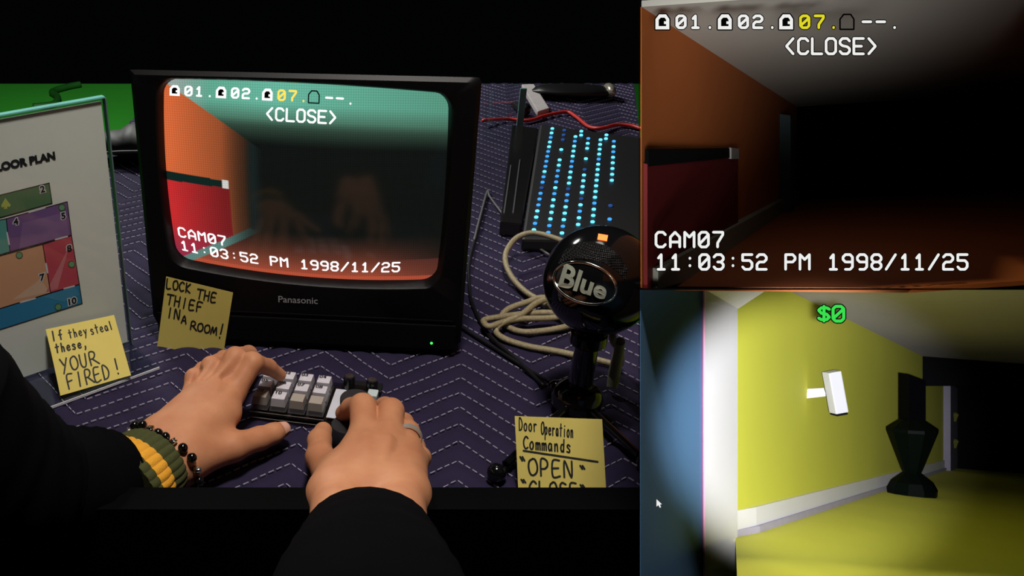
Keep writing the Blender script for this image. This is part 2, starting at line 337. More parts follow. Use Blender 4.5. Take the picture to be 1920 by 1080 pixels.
# security camera on the yellow wall
Dc = 1.02; kc = Dc/F
sc = thing('security_camera', 'white box security camera on a short arm on the yellow wall', 'camera', tuple(PX(1513, 743, on_wall2(1513))))
m_cam = mat('white_camera_plastic', rgb(168, 166, 172), .5, noise=.03)
cc = PX(1566, 735, Dc); ax_ = (PX(1573, 774, Dc)-PX(1559, 697, Dc)); sx = Vector((1, 0, 0)); sx = (sx-ax_.normalized()*sx.dot(ax_.normalized())).normalized(); sy = ax_.normalized().cross(sx)
MB().cbox(cc, sx*24*kc, sy*24*kc, ax_).build('body', m_cam, sc, bevel=.0012)
MB().cbox(cc+ax_*.53, sx*20*kc, sy*22*kc, ax_*.04).build('lens_hood', m_dark, sc)
MB().box8([PX(1512, 739, on_wall2(1513)), PX(1512, 747, on_wall2(1513)), PX(1548, 743, Dc+.004), PX(1548, 737, Dc+.004)]+[p+Vector((0, .006, .003)) for p in (PX(1512, 739, on_wall2(1513)), PX(1512, 747, on_wall2(1513)), PX(1548, 743, Dc+.004), PX(1548, 737, Dc+.004))]).build('mounting_arm', m_cam, sc)

# display glass with lettering
m_gl = clear('display_glass', (1, 1, 1, 1), .006)
white = glow('display_white', (.86, .86, .84, 1)); yellow = glow('display_yellow', rgb(222, 214, 40)); black = mat('display_black', (.001, .001, .001, 1), .9, spec=0); gtxt = glow('display_green', rgb(48, 222, 70))
def pane(py0, py1, label, grp=None):
    t = thing('display_screen', label, 'screen', tuple(PX(1560, py1, D0)))
    MB().slab([PX(1200, py0, D0), PX(1936, py0, D0), PX(1936, py1, D0), PX(1200, py1, D0)], CAMV(0, 0, .0008)-CAMV(0, 0, 0)).build('glass', m_gl, t)
    return t
p1 = pane(-8, 540, 'upper display with white clock lettering before the dim orange room')
display_marks(lambda x, y, l: PX(x, y, D0-l), p1, white, yellow, black, .0005)
p2 = pane(541, 1092, 'lower display with green dollar lettering before the yellow room')
tp = MB(); bt = MB()
for q in strokes('$0', 1535, 602, 27, 5.0, 4.6): tp.ribbon(q, 2.8, lambda a, b: PX(a, b, D0-.0006)); bt.ribbon(q, 5, lambda a, b: PX(a, b, D0-.0003))
l_ = tp.build('lettering', gtxt, p2); bt.build('lettering_outline', black, l_)
cu = [(1231, 936), (1231, 950), (1234.5, 947), (1237, 952), (1239.5, 951), (1237.5, 946), (1241, 945.5)]
MB().add([PX(a, b, D0-.0006) for a, b in cu], [tuple(range(7))]).build('cursor', white, p2)
# casing that closes the two rooms on the outside
cs = thing('display_cabinet', 'black cabinet holding the two stacked displays beside the table', 'cabinet', tuple(PX(1560, 1092, D0)))
MB().slab([PX(1199.3, -10, D0), PX(1199.3, 1092, D0), PX(1199.3, 1092, D0+.012), PX(1199.3, -10, D0+.012)], (-.0004, 0, 0)).build('side_edge', m_black, cs)
MB().slab([PX(1197, -10, D0), PX(1940, -10, D0), PX(1940, -10, D0+.03), PX(1197, -10, D0+.03)], EY*.004).build('top_board', m_black, cs)
MB().slab([PX(1197, -14, D0), PX(1940, -14, D0), PX(1940, -40, D0-.09), PX(1197, -40, D0-.09)], EY*.004).build('light_shield', m_black, cs)  # out-of-view board added to keep lamp light off the displays
MB().slab([PX(1197, 1092, D0), PX(1940, 1092, D0), PX(1940, 1500, D0+.02), PX(1197, 1500, D0+.02)], CAMV(0, 0, .01)-CAMV(0, 0, 0)).build('front_board', m_black, cs)
MB().box((.31, .40, FZ), (.30, 0, 0), (0, .10, 0), (0, 0, .70)).build('plinth', m_black, cs)

# ---------------------------------------------------------------- table and quilted blanket
YF = .56
LIPY = .55; lip = W(600, 914, 0)
b_ = (CY-914)/F; Dl = LIPY/(cp+b_*sp); LIPZ = HC+Dl*(-sp+b_*cp)
TQ = [Vector((-.50, YF, 0)), Vector((.292, YF, 0)), Vector((.70, 2.007, 0)), Vector((-.335, 2.007, 0))]   # blanket outline
tb = thing('table', 'black work table under the navy quilted blanket', 'table', (0, 1.2, FZ))
MB().slab([q+Vector((0, 0, -.006)) for q in TQ], (0, 0, -.025)).build('table_top', m_blackp, tb)
MB().box((-1.2, LIPY-.025, FZ+.02), (1.462, 0, 0), (0, .025, 0), (0, 0, LIPZ-FZ-.02)).build('front_panel', m_black, tb)
for x, y in ((-.42, .66), (.27, .66), (.60, 1.9), (-.27, 1.9)):
    MB().box((x-.025, y-.025, FZ), (.05, 0, 0), (0, .05, 0), (0, 0, -FZ-.031)).build('leg', m_blackp, tb)
TH = math.radians(9); ct, s9 = math.cos(TH), math.sin(TH)
HP = .074; AMP = .07; SPC = .028
def tri(x):
    q = ((x-.02)/(2*HP)) % 1.; return abs(q-.5)*2    # 1 at peaks
def quilt(x, y):
    xp, yp = x*ct-y*s9, x*s9+y*ct
    return xp, yp-AMP*(tri(xp)-1)
def bl(u, v):
    a = TQ[0].lerp(TQ[1], u); b = TQ[3].lerp(TQ[2], u); p = a.lerp(b, v)
    xp, w = quilt(p.x, p.y); ph = (w/SPC) % 1.; e = min(ph, 1-ph)*2
    xq = ((xp-.02)/HP) % 1.
    p.z = -.0035*(1-e)**2.2-.0005*math.sin(p.x*90)*math.sin(p.y*70)-.0004
    return p
m_bl = mat('navy_quilted_cloth', (.019, .014, .042, 1), .85, noise=.3, scale=35, bump=.5, bscale=900, spec=.2)
bk = MB().grid(bl, 240, 420).build('moving_blanket', m_bl, None, smooth='all')
tag(bk, 'navy quilted moving blanket with zigzag white stitching covering the table', 'blanket')
st = MB()
def inside(x, y):
    v = (y-YF)/(2.007-YF)
    if not .003 < v < .997: return False
    return -.50+.165*v+.004 < x < .292+.408*v-.004
n0, n1 = int(.2/SPC), int(2.3/SPC)
for n in range(n0, n1):
    for kx in range(-14, 14):
        xa, xb = .02+kx*HP, .02+(kx+1)*HP
        L = math.hypot(HP, AMP); cnt = int(L/.0082)
        for i in range(cnt):
            t0, t1 = (i+.12)/cnt, (i+.78)/cnt; pts = []
            jit = .0007*math.sin(n*3.1+kx*5+i*.9)
            for t in (t0, t1):
                xp = xa+(xb-xa)*t
                if kx % 2: pk = t
                else: pk = 1-t
                yp = n*SPC+AMP*(pk-1)+jit+.0012*math.sin(xp*31+n)
                pts.append(Vector((xp*ct+yp*s9, -xp*s9+yp*ct, -.0022)))
            a, b = pts
            if not inside(a.x, a.y): continue
            wv = (b-a).normalized().cross(Vector((0, 0, 1)))*.00048
            st.box8([a-wv, b-wv, b+wv, a+wv]+[q+Vector((0, 0, .0012)) for q in (a-wv, b-wv, b+wv, a+wv)])
so = st.build('stitching', mat('white_thread', rgb(150, 143, 165), .8), bk); so['kind'] = 'stuff'

# ---------------------------------------------------------------- CRT television
A = W(290, 640); B = W(862, 668); TW = (B-A).length
tx = (B-A).normalized(); tn = Vector((tx.y, -tx.x, 0)); tz = Vector((0, 0, 1)); THH = .301
def TV(s, h, o=0.): return A+tx*s+tz*h+tn*o
def tvpix(px, py):
    p = rayplane(px, py, A, tn)-A; return p.dot(tx), p.z
tv = thing('crt_television', 'black tube television showing the surveillance picture on its screen', 'television', tuple(A.lerp(B, .5)-tn*.15))
m_tv = mat('black_tv_plastic', (.003, .003, .0034, 1), .42, noise=.2, scale=300, bump=.06, spec=.16)
c4 = [tvpix(*q) for q in ((301, 153), (842, 181), (818, 534), (327, 492))]
def suv(u, v):      # screen coordinates -> television front coordinates; v down
    s = (c4[0][0]*(1-u)+c4[1][0]*u)*(1-v)+(c4[3][0]*(1-u)+c4[2][0]*u)*v
    h = (c4[0][1]*(1-u)+c4[1][1]*u)*(1-v)+(c4[3][1]*(1-u)+c4[2][1]*u)*v
    bu, bv = 4*u*(1-u), 4*v*(1-v)
    h += .003*bu*(1-v)-.0105*bu*v; s += (-.005*(1-u)+.003*u)*bv
    return s, h
def scr(u, v, off=0.):
    s, h = suv(u, v); return TV(s, h, -.014+.013*(1-(2*u-1)**2)*(1-(2*v-1)**2)**.8*1.0+off) if 0 <= v <= 1 and 0 <= u <= 1 else TV(s, h, -.014+off)
def rrect(n, r, m=0.):      # rounded rectangle loop in screen uv
    out = []; rx_, ry_ = r*.75, r
    for cx, cy, a0 in ((1-rx_, ry_, -90), (1-rx_, 1-ry_, 0), (rx_, 1-ry_, 90), (rx_, ry_, 180)):
        for i in range(n+1):
            a = math.radians(a0+90*i/n); out.append((cx+rx_*math.cos(a), cy+ry_*math.sin(a)))
        # straight run to next corner
        nx_ = {(-90): ((1, ry_), (1, 1-ry_)), 0: ((1-rx_, 1), (rx_, 1)), 90: ((0, 1-ry_), (0, ry_)), 180: ((rx_, 0), (1-rx_, 0))}[a0]
        for i in range(1, 12): out.append((nx_[0][0]+(nx_[1][0]-nx_[0][0])*i/12, nx_[0][1]+(nx_[1][1]-nx_[0][1])*i/12))
    return out
hole = rrect(6, .075)
ctr = suv(.5, .5)
def outer(u, v, ins=0.):    # ray from the screen centre to the casing edge
    s, h = suv(u, v); ds, dh = s-ctr[0], h-ctr[1]; t = 1e9
    if ds > 0: t = min(t, (TW-ins-ctr[0])/ds)
    if ds < 0: t = min(t, (ins-ctr[0])/ds)
    if dh > 0: t = min(t, (THH-ins-ctr[1])/dh)
    if dh < 0: t = min(t, (ins-ctr[1])/dh)
    return ctr[0]+ds*t, ctr[1]+dh*t
def L2(f, o): return [TV(*f(u, v), o) for u, v in hole]
def grow(k): return lambda u, v: (lambda q: (ctr[0]+(q[0]-ctr[0])*k, ctr[1]+(q[1]-ctr[1])*k))(suv(u, v))
rings = [L2(lambda u, v: outer(u, v, .008), -.020), L2(lambda u, v: outer(u, v), -.004), L2(lambda u, v: outer(u, v, .004), 0), L2(grow(1.035), 0), L2(grow(1.02), -.002), L2(grow(.995), -.0165)]
MB().loft(rings, False).build('bezel', m_tv, tv, smooth=True)
def rr(w0, w1, h0, h1, o): return [TV(w0, h0, o), TV(w1, h0, o), TV(w1, h1, o), TV(w0, h1, o)]
MB().loft([rr(.010, TW-.010, .003, THH-.011, -.019), rr(.012, TW-.012, .001, THH-.045, -.10), rr(.05, TW-.05, 0.004, THH-.10, -.24), rr(.08, TW-.08, .02, THH-.14, -.33)]).build('rear_casing', m_tv, tv, bevel=.006)
lp0 = tvpix(300, 556)[1]
MB().box(TV(.006, .008, 0), tx*(TW-.012), tz*.030, tn*.0025).build('control_flap', m_tv, tv, bevel=.0012)
MB().box(TV(.01, .0415, 0), tx*(TW-.02), tz*.002, tn*.0012).build('trim_ridge', m_tv, tv, bevel=.0004)
q = TV(*tvpix(809, 641)); MB().lathe(q, tn, [(.0014, 0), (.0014, .0032), (.0008, .0036)], 10).build('power_light', glow('green_led', (.05, 1, .1, 1), 2.2), tv)
v_, f_ = font('Panasonic', .01)
a0 = Vector(TV(*tvpix(521, 566))); wx = max(q[0] for q in v_); sc_ = (TV(*tvpix(596, 571))-a0).length/wx
MB().add([a0+tx*q[0]*sc_+tz*q[1]*sc_+tn*.0006 for q in v_], f_).build('brand_lettering', mat('grey_print', rgb(150, 150, 155), .5), tv)
# screen picture as colour on the glass
def lerp(a, b, t): t = max(0, min(1, t)); return a+(b-a)*t
def mixc(a, b, t): return tuple(lerp(x, y, t) for x, y in zip(a, b))
def picture(x, y):      # display coordinates 1214..1914 x 9..534 -> sRGB 0..255
    cl = 27+.64*(x-1225)                      # wall / ceiling line
    flr = 538-.667*(x-1251)                   # wall / floor line
    dk = (13, 17, 15)
    back = 1470
    if y < min(cl, 175) if x < 1455 else y < 175:
        t = y/150.; g = 1-abs(x-1480)/700.
        c = mixc((104, 182, 158), (88, 150, 128), abs(x-1500)/400.); c = mixc(c, (62, 92, 76), (y-60)/60.)
        c = mixc(c, dk, (y-100)/65.)
        if x < 1330: c = mixc(c, (150, 165, 160), (1330-x)/90.)
        return c
    if x < back and y <= flr:
        c = mixc((214, 104, 58), (128, 68, 38), (x-1230)/170.); c = mixc(c, dk, (x-1360)/95.)
        c = mixc(c, (190, 92, 48), (y-200)/400.) if x < 1330 else c
        if x < 1378 and y > 290+(1378-x)*.03:
            c = mixc((196, 44, 46), (116, 28, 30), (x-1225)/140.)
            c = mixc(c, (150, 45, 70), (y-420)/90.)
        elif x < 1364 and y > 268+(x-1214)*.02: c = (14, 36, 32)
        if 1360 < x < 1377 and 270 < y < 292: c = (205, 205, 200)
        if y > flr-24 and x > 1215: c = mixc((92, 130, 122), dk, (x-1350)/110.)
        if x > 1418 and y < 400: c = mixc(c, (22, 32, 32), (x-1418)/20.) if x < 1440 else mixc((22, 32, 32), dk, (x-1440)/25.)
        return c
    t = (y-395)/140.; c = mixc(dk, (150, 72, 52), t*1.15)
    if x > 1740: c = mixc(c, (70, 38, 32) if y > 470 else dk, (x-1740)/260.)
    if y > 522: c = mixc(c, (196, 84, 58), .7)
    return c
NU, NV = 300, 225
sg = MB().grid(lambda u, v: scr(u, v), NU, NV)
so = sg.build('screen', None, tv, smooth='all')
at = so.data.color_attributes.new('picture', 'FLOAT_COLOR', 'POINT')
buf = np.ones(((NU+1)*(NV+1), 4), np.float32)
for j in range(NV+1):
    for i in range(NU+1):
        c = picture(1214+700*i/NU, 9+525*j/NV); ed = 1
        buf[j*(NU+1)+i, :3] = [lin(max(0, q)) for q in c]
at.data.foreach_set('color', buf.ravel())
ms = bpy.data.materials.new('tube_screen'); ms.use_nodes = True; nt = ms.node_tree; pb = nt.nodes['Principled BSDF']
pb.inputs['Base Color'].default_value = (.004, .004, .004, 1); pb.inputs['Roughness'].default_value = .12; pb.inputs['Specular IOR Level'].default_value = .4
an = nt.nodes.new('ShaderNodeAttribute'); an.attribute_name = 'picture'
tcn = nt.nodes.new('ShaderNodeTexCoord'); vo = nt.nodes.new('ShaderNodeTexVoronoi'); vo.inputs['Scale'].default_value = 420; vo.inputs['Randomness'].default_value = 0
sx_ = nt.nodes.new('ShaderNodeSeparateXYZ'); cx_ = nt.nodes.new('ShaderNodeCombineXYZ'); nt.links.new(tcn.outputs['Object'], sx_.inputs[0]); nt.links.new(sx_.outputs[0], cx_.inputs[0]); nt.links.new(sx_.outputs[2], cx_.inputs[1]); vo.voronoi_dimensions = '2D'; nt.links.new(cx_.outputs[0], vo.inputs['Vector'])
mr = nt.nodes.new('ShaderNodeMapRange'); mr.inputs[1].default_value = .1; mr.inputs[2].default_value = .7; mr.inputs[3].default_value = 1.16; mr.inputs[4].default_value = .78
nt.links.new(vo.outputs['Distance'], mr.inputs[0])
vm = nt.nodes.new('ShaderNodeVectorMath'); vm.operation = 'SCALE'; nt.links.new(an.outputs['Color'], vm.inputs[0]); nt.links.new(mr.outputs[0], vm.inputs['Scale'])
nt.links.new(vm.outputs[0], pb.inputs['Emission Color']); pb.inputs['Emission Strength'].default_value = 1.0
so.data.materials.append(ms)
def crt(x, y, l):
    return scr(min(max((x-1214)/700., 0.001), .999), min(max((y-9)/525., .001), .999), l)
display_marks(crt, so, glow('tube_white', (1.0, 1.0, 1.0, 1), 1.25), glow('tube_yellow', rgb(255, 214, 90), 1.2), mat('tube_dark', rgb(20, 40, 50), .4), .0007, False)

# ---------------------------------------------------------------- handwriting on sticky notes
HW = {'L': '.05,1 .1,0 .8,.03', 'O': '.5,1 .15,.85 .05,.5 .2,.1 .5,0 .85,.2 .9,.6 .7,.95 .45,1', 'C': '.85,.85 .5,1 .1,.7 .08,.3 .4,0 .85,.12', 'K': '.1,1 .12,0;.8,.95 .15,.4 .85,0', 'T': '0,.95 1,1;.5,.97 .45,0', 'H': '.1,1 .1,0;.8,1 .78,0;.1,.5 .8,.52',
 'E': '.75,1 .1,.95 .1,0 .8,.05;.1,.5 .65,.53', 'I': '.45,1 .4,0', 'F': '.8,1 .1,.95 .12,0;.1,.5 .65,.55', 'N': '.05,0 .1,1 .75,.02 .8,1', 'A': '0,0 .4,1 .8,0;.12,.35 .68,.38', 'R': '.1,0 .1,.95 .6,1 .75,.75 .5,.5 .12,.47;.35,.48 1.1,.0', 'M': '0,0 .15,.9 .45,.2 .75,.95 .95,0', '!': '.4,1 .36,.3;.33,.06 .35,.0',
 'Y': '.05,1 .42,.5;.85,1 .25,-.1', 'U': '.08,1 .1,.25 .4,0 .7,.2 .78,1', 'D': '.1,0 .12,1 .6,.85 .8,.45 .55,.08 .05,0', 'P': '.1,0 .12,1 .65,.95 .75,.65 .5,.45 .12,.42', 'S': '.75,.9 .35,1 .1,.75 .65,.4 .7,.1 .3,0 .05,.12', 'B': '', ' ': '',
 'd': '.65,.5 .3,.6 .1,.3 .3,0 .6,.15;.7,1 .62,0', 'o': '.4,.6 .1,.4 .15,.08 .5,0 .72,.3 .55,.58 .38,.6', 'r': '.15,.6 .2,0;.2,.4 .45,.6 .7,.55', 'p': '.15,.6 .12,-.4;.15,.5 .5,.62 .7,.35 .5,.05 .15,.1', 'e': '.12,.3 .65,.35 .5,.6 .2,.5 .12,.2 .4,0 .7,.12', 'a': '.65,.5 .35,.6 .1,.3 .3,0 .6,.2 .66,.55;.66,.5 .72,0',
 't': '.4,1 .38,0;.1,.65 .75,.68', 'i': '.4,.6 .4,0;.42,.85 .43,.88', 'n': '.12,.58 .15,0;.15,.4 .45,.6 .6,.45 .65,0', 'm': '.05,.55 .08,0;.08,.4 .3,.58 .42,.4 .44,0;.44,.4 .66,.58 .8,.4 .84,0', 's': '.65,.5 .35,.62 .15,.45 .6,.2 .5,0 .1,.05', 'h': '.2,1 .18,0;.18,.4 .45,.58 .62,.4 .65,0', 'y': '.1,.6 .35,.15;.7,.6 .2,-.4', 'f': '.65,.95 .4,.85 .38,0;.15,.5 .6,.5', 'l': '.4,1 .4,0', ',': '.4,.1 .45,-.05 .3,-.3', '"': '.1,1 .35,.7;.4,1 .65,.7'}
m_note = mat('yellow_sticky_paper', rgb(208, 190, 98), .8, noise=.05, scale=40)
m_ink = mat('black_marker_ink', (.006, .006, .007, 1), .7)
def note(label, TL, TR, BR, BL, curl, lines, extra=(), pen=.011, grp='yellow sticky notes'):
    TL, TR, BR, BL = map(Vector, (TL, TR, BR, BL)); n = (TR-TL).cross(BL-TL).normalized()
    if n.dot(Vector((0, 0, HC))-TL) < 0: n = -n
    def P(x, y, o=0.):
        p = TL.lerp(TR, x).lerp(BL.lerp(BR, x), y); return p+n*(curl*y*y*(.6+.4*math.cos(x*3))+o)
    t = thing('sticky_note', label, 'sticky note', tuple((BL+BR)/2), grp)
    mb = MB().grid(lambda u, v: P(u, v), 10, 10); mb.grid(lambda u, v: P(1-u, v, -.00025), 10, 10)
    for a, b in (((0, 0), (1, 0)), ((1, 0), (1, 1)), ((1, 1), (0, 1)), ((0, 1), (0, 0))):
        for i in range(10):
            p = [(a[0]+(b[0]-a[0])*q/10, a[1]+(b[1]-a[1])*q/10) for q in (i, i+1)]
            mb.add([P(*p[0]), P(*p[1]), P(*p[1], -.00025), P(*p[0], -.00025)], [(0, 1, 2, 3)])
    mb.build('paper', m_note, t, smooth=True, merge=True)
    for tx_, x, y, h, w, rot in lines:
        mb = MB(); c_, s_ = math.cos(rot), math.sin(rot)
        for i, ch in enumerate(tx_):
            for sk in HW[ch].split(';'):
                if not sk: continue
                pp = [tuple(map(float, q.split(','))) for q in sk.split()]
                if len(pp) > 2: pp = [(q.x, q.y) for q in spline([(a, b, 0) for a, b in pp], 4)]
                pts = []
                for a, b in pp:
                    lx, ly = (i+a*.86)*w, -b*h; pts.append((x+lx*c_-ly*s_, y+lx*s_+ly*c_))
                mb.ribbon(pts, pen*(.66 if w < .06 else .8 if w < .075 else 1), lambda a, b: P(a, b, .00035))
        mb.build('handwriting', m_ink, t)
    for pts in extra: MB().ribbon(pts, pen, lambda a, b: P(a, b, .00035)).build('underline', m_ink, t)
    return t
# note on the television
tc_ = [TV(*tvpix(*q), o) for q, o in (((313, 516), .0032), ((438, 546), .0032), ((420, 664), .006), ((299, 641), .006))]
note('sticky note reading lock the thief in a room on the television', *tc_, .004,
     [('LOCK', .02, .155, .13, .095, -.02), ('THE', .48, .20, .14, .105, .02), ('THIEF', .05, .375, .145, .112, .03), ('IN', .08, .56, .14, .11, .0), ('A', .31, .60, .11, .1, .0), ('ROOM', .45, .665, .12, .105, .03), ('!', .875, .71, .22, .11, .05)])

# ---------------------------------------------------------------- floor plan sign in an acrylic stand
SR = W(245, 645); SL_ = W(50, 712); se = (SR-SL_).normalized(); sn = Vector((se.y, -se.x, 0)); SWd, SHt = .222, .276
SB = SR-se*SWd
def SG(s, h, o=0.): return SB+se*s+Vector((0, 0, h))+sn*o
def sgpix(px, py, o=0.): return rayplane(px, py, SR, sn)+sn*o
sg_ = thing('floor_plan_sign', 'white floor plan sheet standing in a clear acrylic holder', 'sign', tuple(SB.lerp(SR, .5)))
m_acr = clear('clear_acrylic', (.93, .97, .97, 1), .05)
m_acre = mat('acrylic_edge', rgb(120, 200, 190), .15, noise=.3, scale=30, spec=.8)
m_pap = mat('white_paper', rgb(240, 230, 220), .7, noise=.02)
MB().box(SG(.003, .004, -.0012), se*(SWd-.006), (0, 0, SHt-.007), sn*.001).build('paper', m_pap, sg_)
MB().box(SG(0, 0, .0012), se*SWd, (0, 0, SHt), sn*.002).build('front_sheet', m_acr, sg_)
MB().box(SG(0, 0, -.0034), se*SWd, (0, 0, SHt), sn*.002).build('back_sheet', m_acr, sg_)
MB().box(SG(0, SHt, -.0034), se*SWd, (0, 0, .0022), sn*.0066).build('top_edge', m_acre, sg_, bevel=.0006)
MB().box(SG(SWd, 0, -.0034), se*.0014, (0, 0, SHt), sn*.0066).build('side_edge', mat('acrylic_side', rgb(90, 110, 110), .2, spec=.8), sg_)
MB().box(SG(0, .0002, .0032), se*SWd, (0, 0, .0024), sn*.062).build('foot', m_acr, sg_)
MB().box(SG(0, .0002, .0652), se*SWd, (0, 0, .0026), sn*.0008).build('foot_edge', mat('acrylic_bright_edge', rgb(225, 225, 230), .1, spec=1), sg_)
def poly(name, pts, col, o=.00005):
    return MB().slab([sgpix(a, b, o) for a, b in pts], sn*.00006).build(name, mat('print_'+name+str(col), rgb(*col), .7, noise=.12, scale=14), sg_)
pl = [('plan_room', [(-70, 383), (92, 343), (97.6, 381), (-70, 427)], (88, 122, 84)), ('plan_room', [(11.5, 410), (126, 378), (134, 441), (18.7, 472)], (124, 84, 140)), ('plan_room', [(-70, 427), (11.5, 410), (18.7, 472), (-70, 498)], (90, 158, 150)),
      ('plan_room', [(80, 458), (134, 441.4), (148.7, 533), (94.7, 549)], (206, 74, 90)), ('plan_room', [(-70, 499), (80, 458), (94.7, 549), (-70, 600)], (226, 160, 122)), ('plan_room', [(-70, 600), (148.7, 533), (154, 569), (-70, 640)], (44, 128, 172))]
for nm, pts, c in pl:
    ob = poly(nm, pts, c)
    MB().ribbon(pts+[pts[0]], .8, lambda a, b: sgpix(a, b, .0002)).build('outline', m_ink, ob)
lt = [('camera_view', [(86, 548), (129, 463), (108, 541)], (216, 120, 128)), ('camera_view', [(22, 563), (76, 523), (93, 548)], (226, 178, 152)), ('camera_view', [(78, 556), (140, 537), (149, 552), (120, 566)], (70, 140, 178)), ('camera_view', [(36, 468), (42, 418), (122, 398), (130, 440)], (140, 100, 150))]
for nm, pts, c in lt: MB().slab([sgpix(a, b, .00014) for a, b in pts], sn*.00004).build(nm, mat('print_view'+str(c), rgb(*c), .7), sg_)
for a, b in (((54, 398), (84, 389)), ((13, 436), (17, 458)), ((104, 449), (126, 443)), ((86, 494), (89, 511)), ((38, 567), (66, 559)), ((120, 541), (139, 536))):
    MB().ribbon([a, b], 1.5, lambda p, q: sgpix(p, q, .0003)).build('door_gap', mat('print_white', rgb(225, 215, 220), .7), sg_)
for x, y in ((116, 389), (36, 478.5), (134, 495.5), (109, 575.5)):
    ci = [(x+6*math.cos(t), y+6*math.sin(t)) for t in [k*math.pi/8 for k in range(16)]]
    d_ = MB().slab([sgpix(a, b, .00022) for a, b in ci], sn*.00004).build('plan_dot', mat('print_sage', rgb(108, 160, 120), .7), sg_)
    MB().ribbon(ci+[ci[0]], .8, lambda a, b: sgpix(a, b, .0003)).build('dot_outline', mat('print_olive', rgb(80, 90, 50), .7), d_)
sd = [(10, 371), (15, 378), (20, 384), (18, 388), (13, 387), (14, 391), (6, 392), (9, 388), (3, 389), (2, 385), (6, 378)]
MB().slab([sgpix(a, b, .00022) for a, b in sd], sn*.00004).build('spade_symbol', mat('print_lime', rgb(190, 190, 90), .7), sg_)
def sign_text(t, px0, py0, hpx, m, bold, halo=False):
    v, f = font(t, bold); p0 = sgpix(px0, py0, .00045); h = (sgpix(px0, py0-hpx)-sgpix(px0, py0)).length/.72
    sq = 1.04
    o = MB().add([p0+se*q[0]*h*sq+Vector((0, 0, q[1]*h)) for q in v], f).build('lettering', m, sg_)
    if halo:
        v, f = font(t, bold+.09); MB().add([p0-sn*.00015+se*q[0]*h*sq+Vector((0, 0, q[1]*h)) for q in v], f).build('lettering_halo', mat('print_white', rgb(225, 215, 220), .7), o)
sign_text('FLOOR PLAN', -17, 323, 14.5, m_ink, .055)
for t, x, y, h in (('2', 76, 361, 12), ('5', 115, 411, 12), ('4', 26, 422, 12), ('8', 126, 472, 12), ('7', 75, 526, 12), ('10', 126, 573, 12)): sign_text(t, x, y, h, m_ink, .04, True)
MB().ribbon([(14, 669), (16, 667)], .9, lambda a, b: sgpix(a, b, .0003)).build('print_mark', m_ink, sg_)
MB().ribbon([(18, 668), (21, 667)], .9, lambda a, b: sgpix(a, b, .0003)).build('print_mark', m_ink, sg_)
nt_ = [sgpix(83, 615, .0036), sgpix(211, 588, .0036), W(246, 703, .0075), W(115, 739, .0075)]
note('sticky note about stealing stuck on the floor plan sign', *nt_, -.004,
     [('If', .04, .20, .15, .10, .02), ('they', .285, .215, .13, .072, .0), ('steal', .60, .235, .14, .07, -.02), ('these,', .06, .385, .13, .078, .04), ('YOUR', .08, .69, .20, .135, .02), ('FIRED', .12, .945, .21, .125, .02), ('!', .80, .93, .24, .11, .0)])
# ---------------------------------------------------------------- microphone
MC = PX(1124, 526, .817); MR = .0497
mic = thing('ball_microphone', 'glossy black ball microphone with oval chrome badge on a tripod', 'microphone', tuple(W(1085, 770, 0)))
m_gb = mat('gloss_black', (.004, .004, .0045, 1), .12, noise=.1, spec=.5, coat=.3)
m_chr = mat('chrome', (.75, .73, .68, 1), .14, metal=1, noise=.1)
tocam = (Vector((0, 0, HC))-MC).normalized(); mr_ = Vector((1, 0, 0)); mr_ = (mr_-tocam*mr_.dot(tocam)).normalized(); mu = tocam.cross(mr_)
def SP(a, b, r=MR):   # longitude/latitude around the camera-facing pole
    return MC+(tocam*math.cos(a)*math.cos(b)+mr_*math.sin(a)*math.cos(b)+mu*math.sin(b))*r
MB().lathe(MC, mu, [(MR*math.sin(math.pi*q/40), -MR*math.cos(math.pi*q/40)) for q in range(41)], 64).build('shell', m_gb, mic, smooth='all')
def sphpix(px, py, r):
    o = Vector((0, 0, HC)); d = (PX(px, py, 1)-o).normalized(); oc = o-MC; b = oc.dot(d); c = oc.dot(oc)-r*r; h = b*b-c
    if h < 0: return o+d*(-b)
    return o+d*(-b-math.sqrt(h))
gm = mat('black_grille', (.012, .012, .013, 1), .35, metal=.6)
nt = gm.node_tree; pbn = nt.nodes['Principled BSDF']; tcg = nt.nodes.new('ShaderNodeTexCoord'); vg = nt.nodes.new('ShaderNodeTexVoronoi'); vg.inputs['Scale'].default_value = 620; vg.inputs['Randomness'].default_value = 0
nt.links.new(tcg.outputs['Object'], vg.inputs['Vector']); bg = nt.nodes.new('ShaderNodeBump'); bg.inputs['Strength'].default_value = 1; bg.inputs['Distance'].default_value = .002
nt.links.new(vg.outputs['Distance'], bg.inputs['Height']); nt.links.new(bg.outputs['Normal'], pbn.inputs['Normal'])
up_ = [(1052, 482), (1066, 464), (1086, 454), (1112, 453), (1140, 462), (1163, 480), (1178, 505)]
lo_ = [(1046, 496), (1062, 488), (1084, 484), (1108, 486), (1136, 495), (1156, 508), (1172, 525)]
def gr(u, v):
    k = u*6; i = min(5, int(k)); t = k-i; a = [up_[i][q]+(up_[i+1][q]-up_[i][q])*t for q in (0, 1)]; b = [lo_[i][q]+(lo_[i+1][q]-lo_[i][q])*t for q in (0, 1)]
    return sphpix(a[0]+(b[0]-a[0])*v, a[1]+(b[1]-a[1])*v, MR+.0004)
MB().grid(gr, 36, 10).build('grille', gm, mic, smooth='all')
bc = (1097, 531); ra, rb_ = 60, 37; ang = math.radians(17)
def bad(x, y, r=MR+.0012): return sphpix(bc[0]+x*math.cos(ang)-y*math.sin(ang), bc[1]+x*math.sin(ang)+y*math.cos(ang), r)
el = [(ra*math.cos(t), rb_*math.sin(t)) for t in [2*math.pi*q/48 for q in range(48)]]
MB().tube([bad(a, b, MR+.001) for a, b in el], .0014, 8, True).build('badge_ring', m_chr, mic, smooth='all')
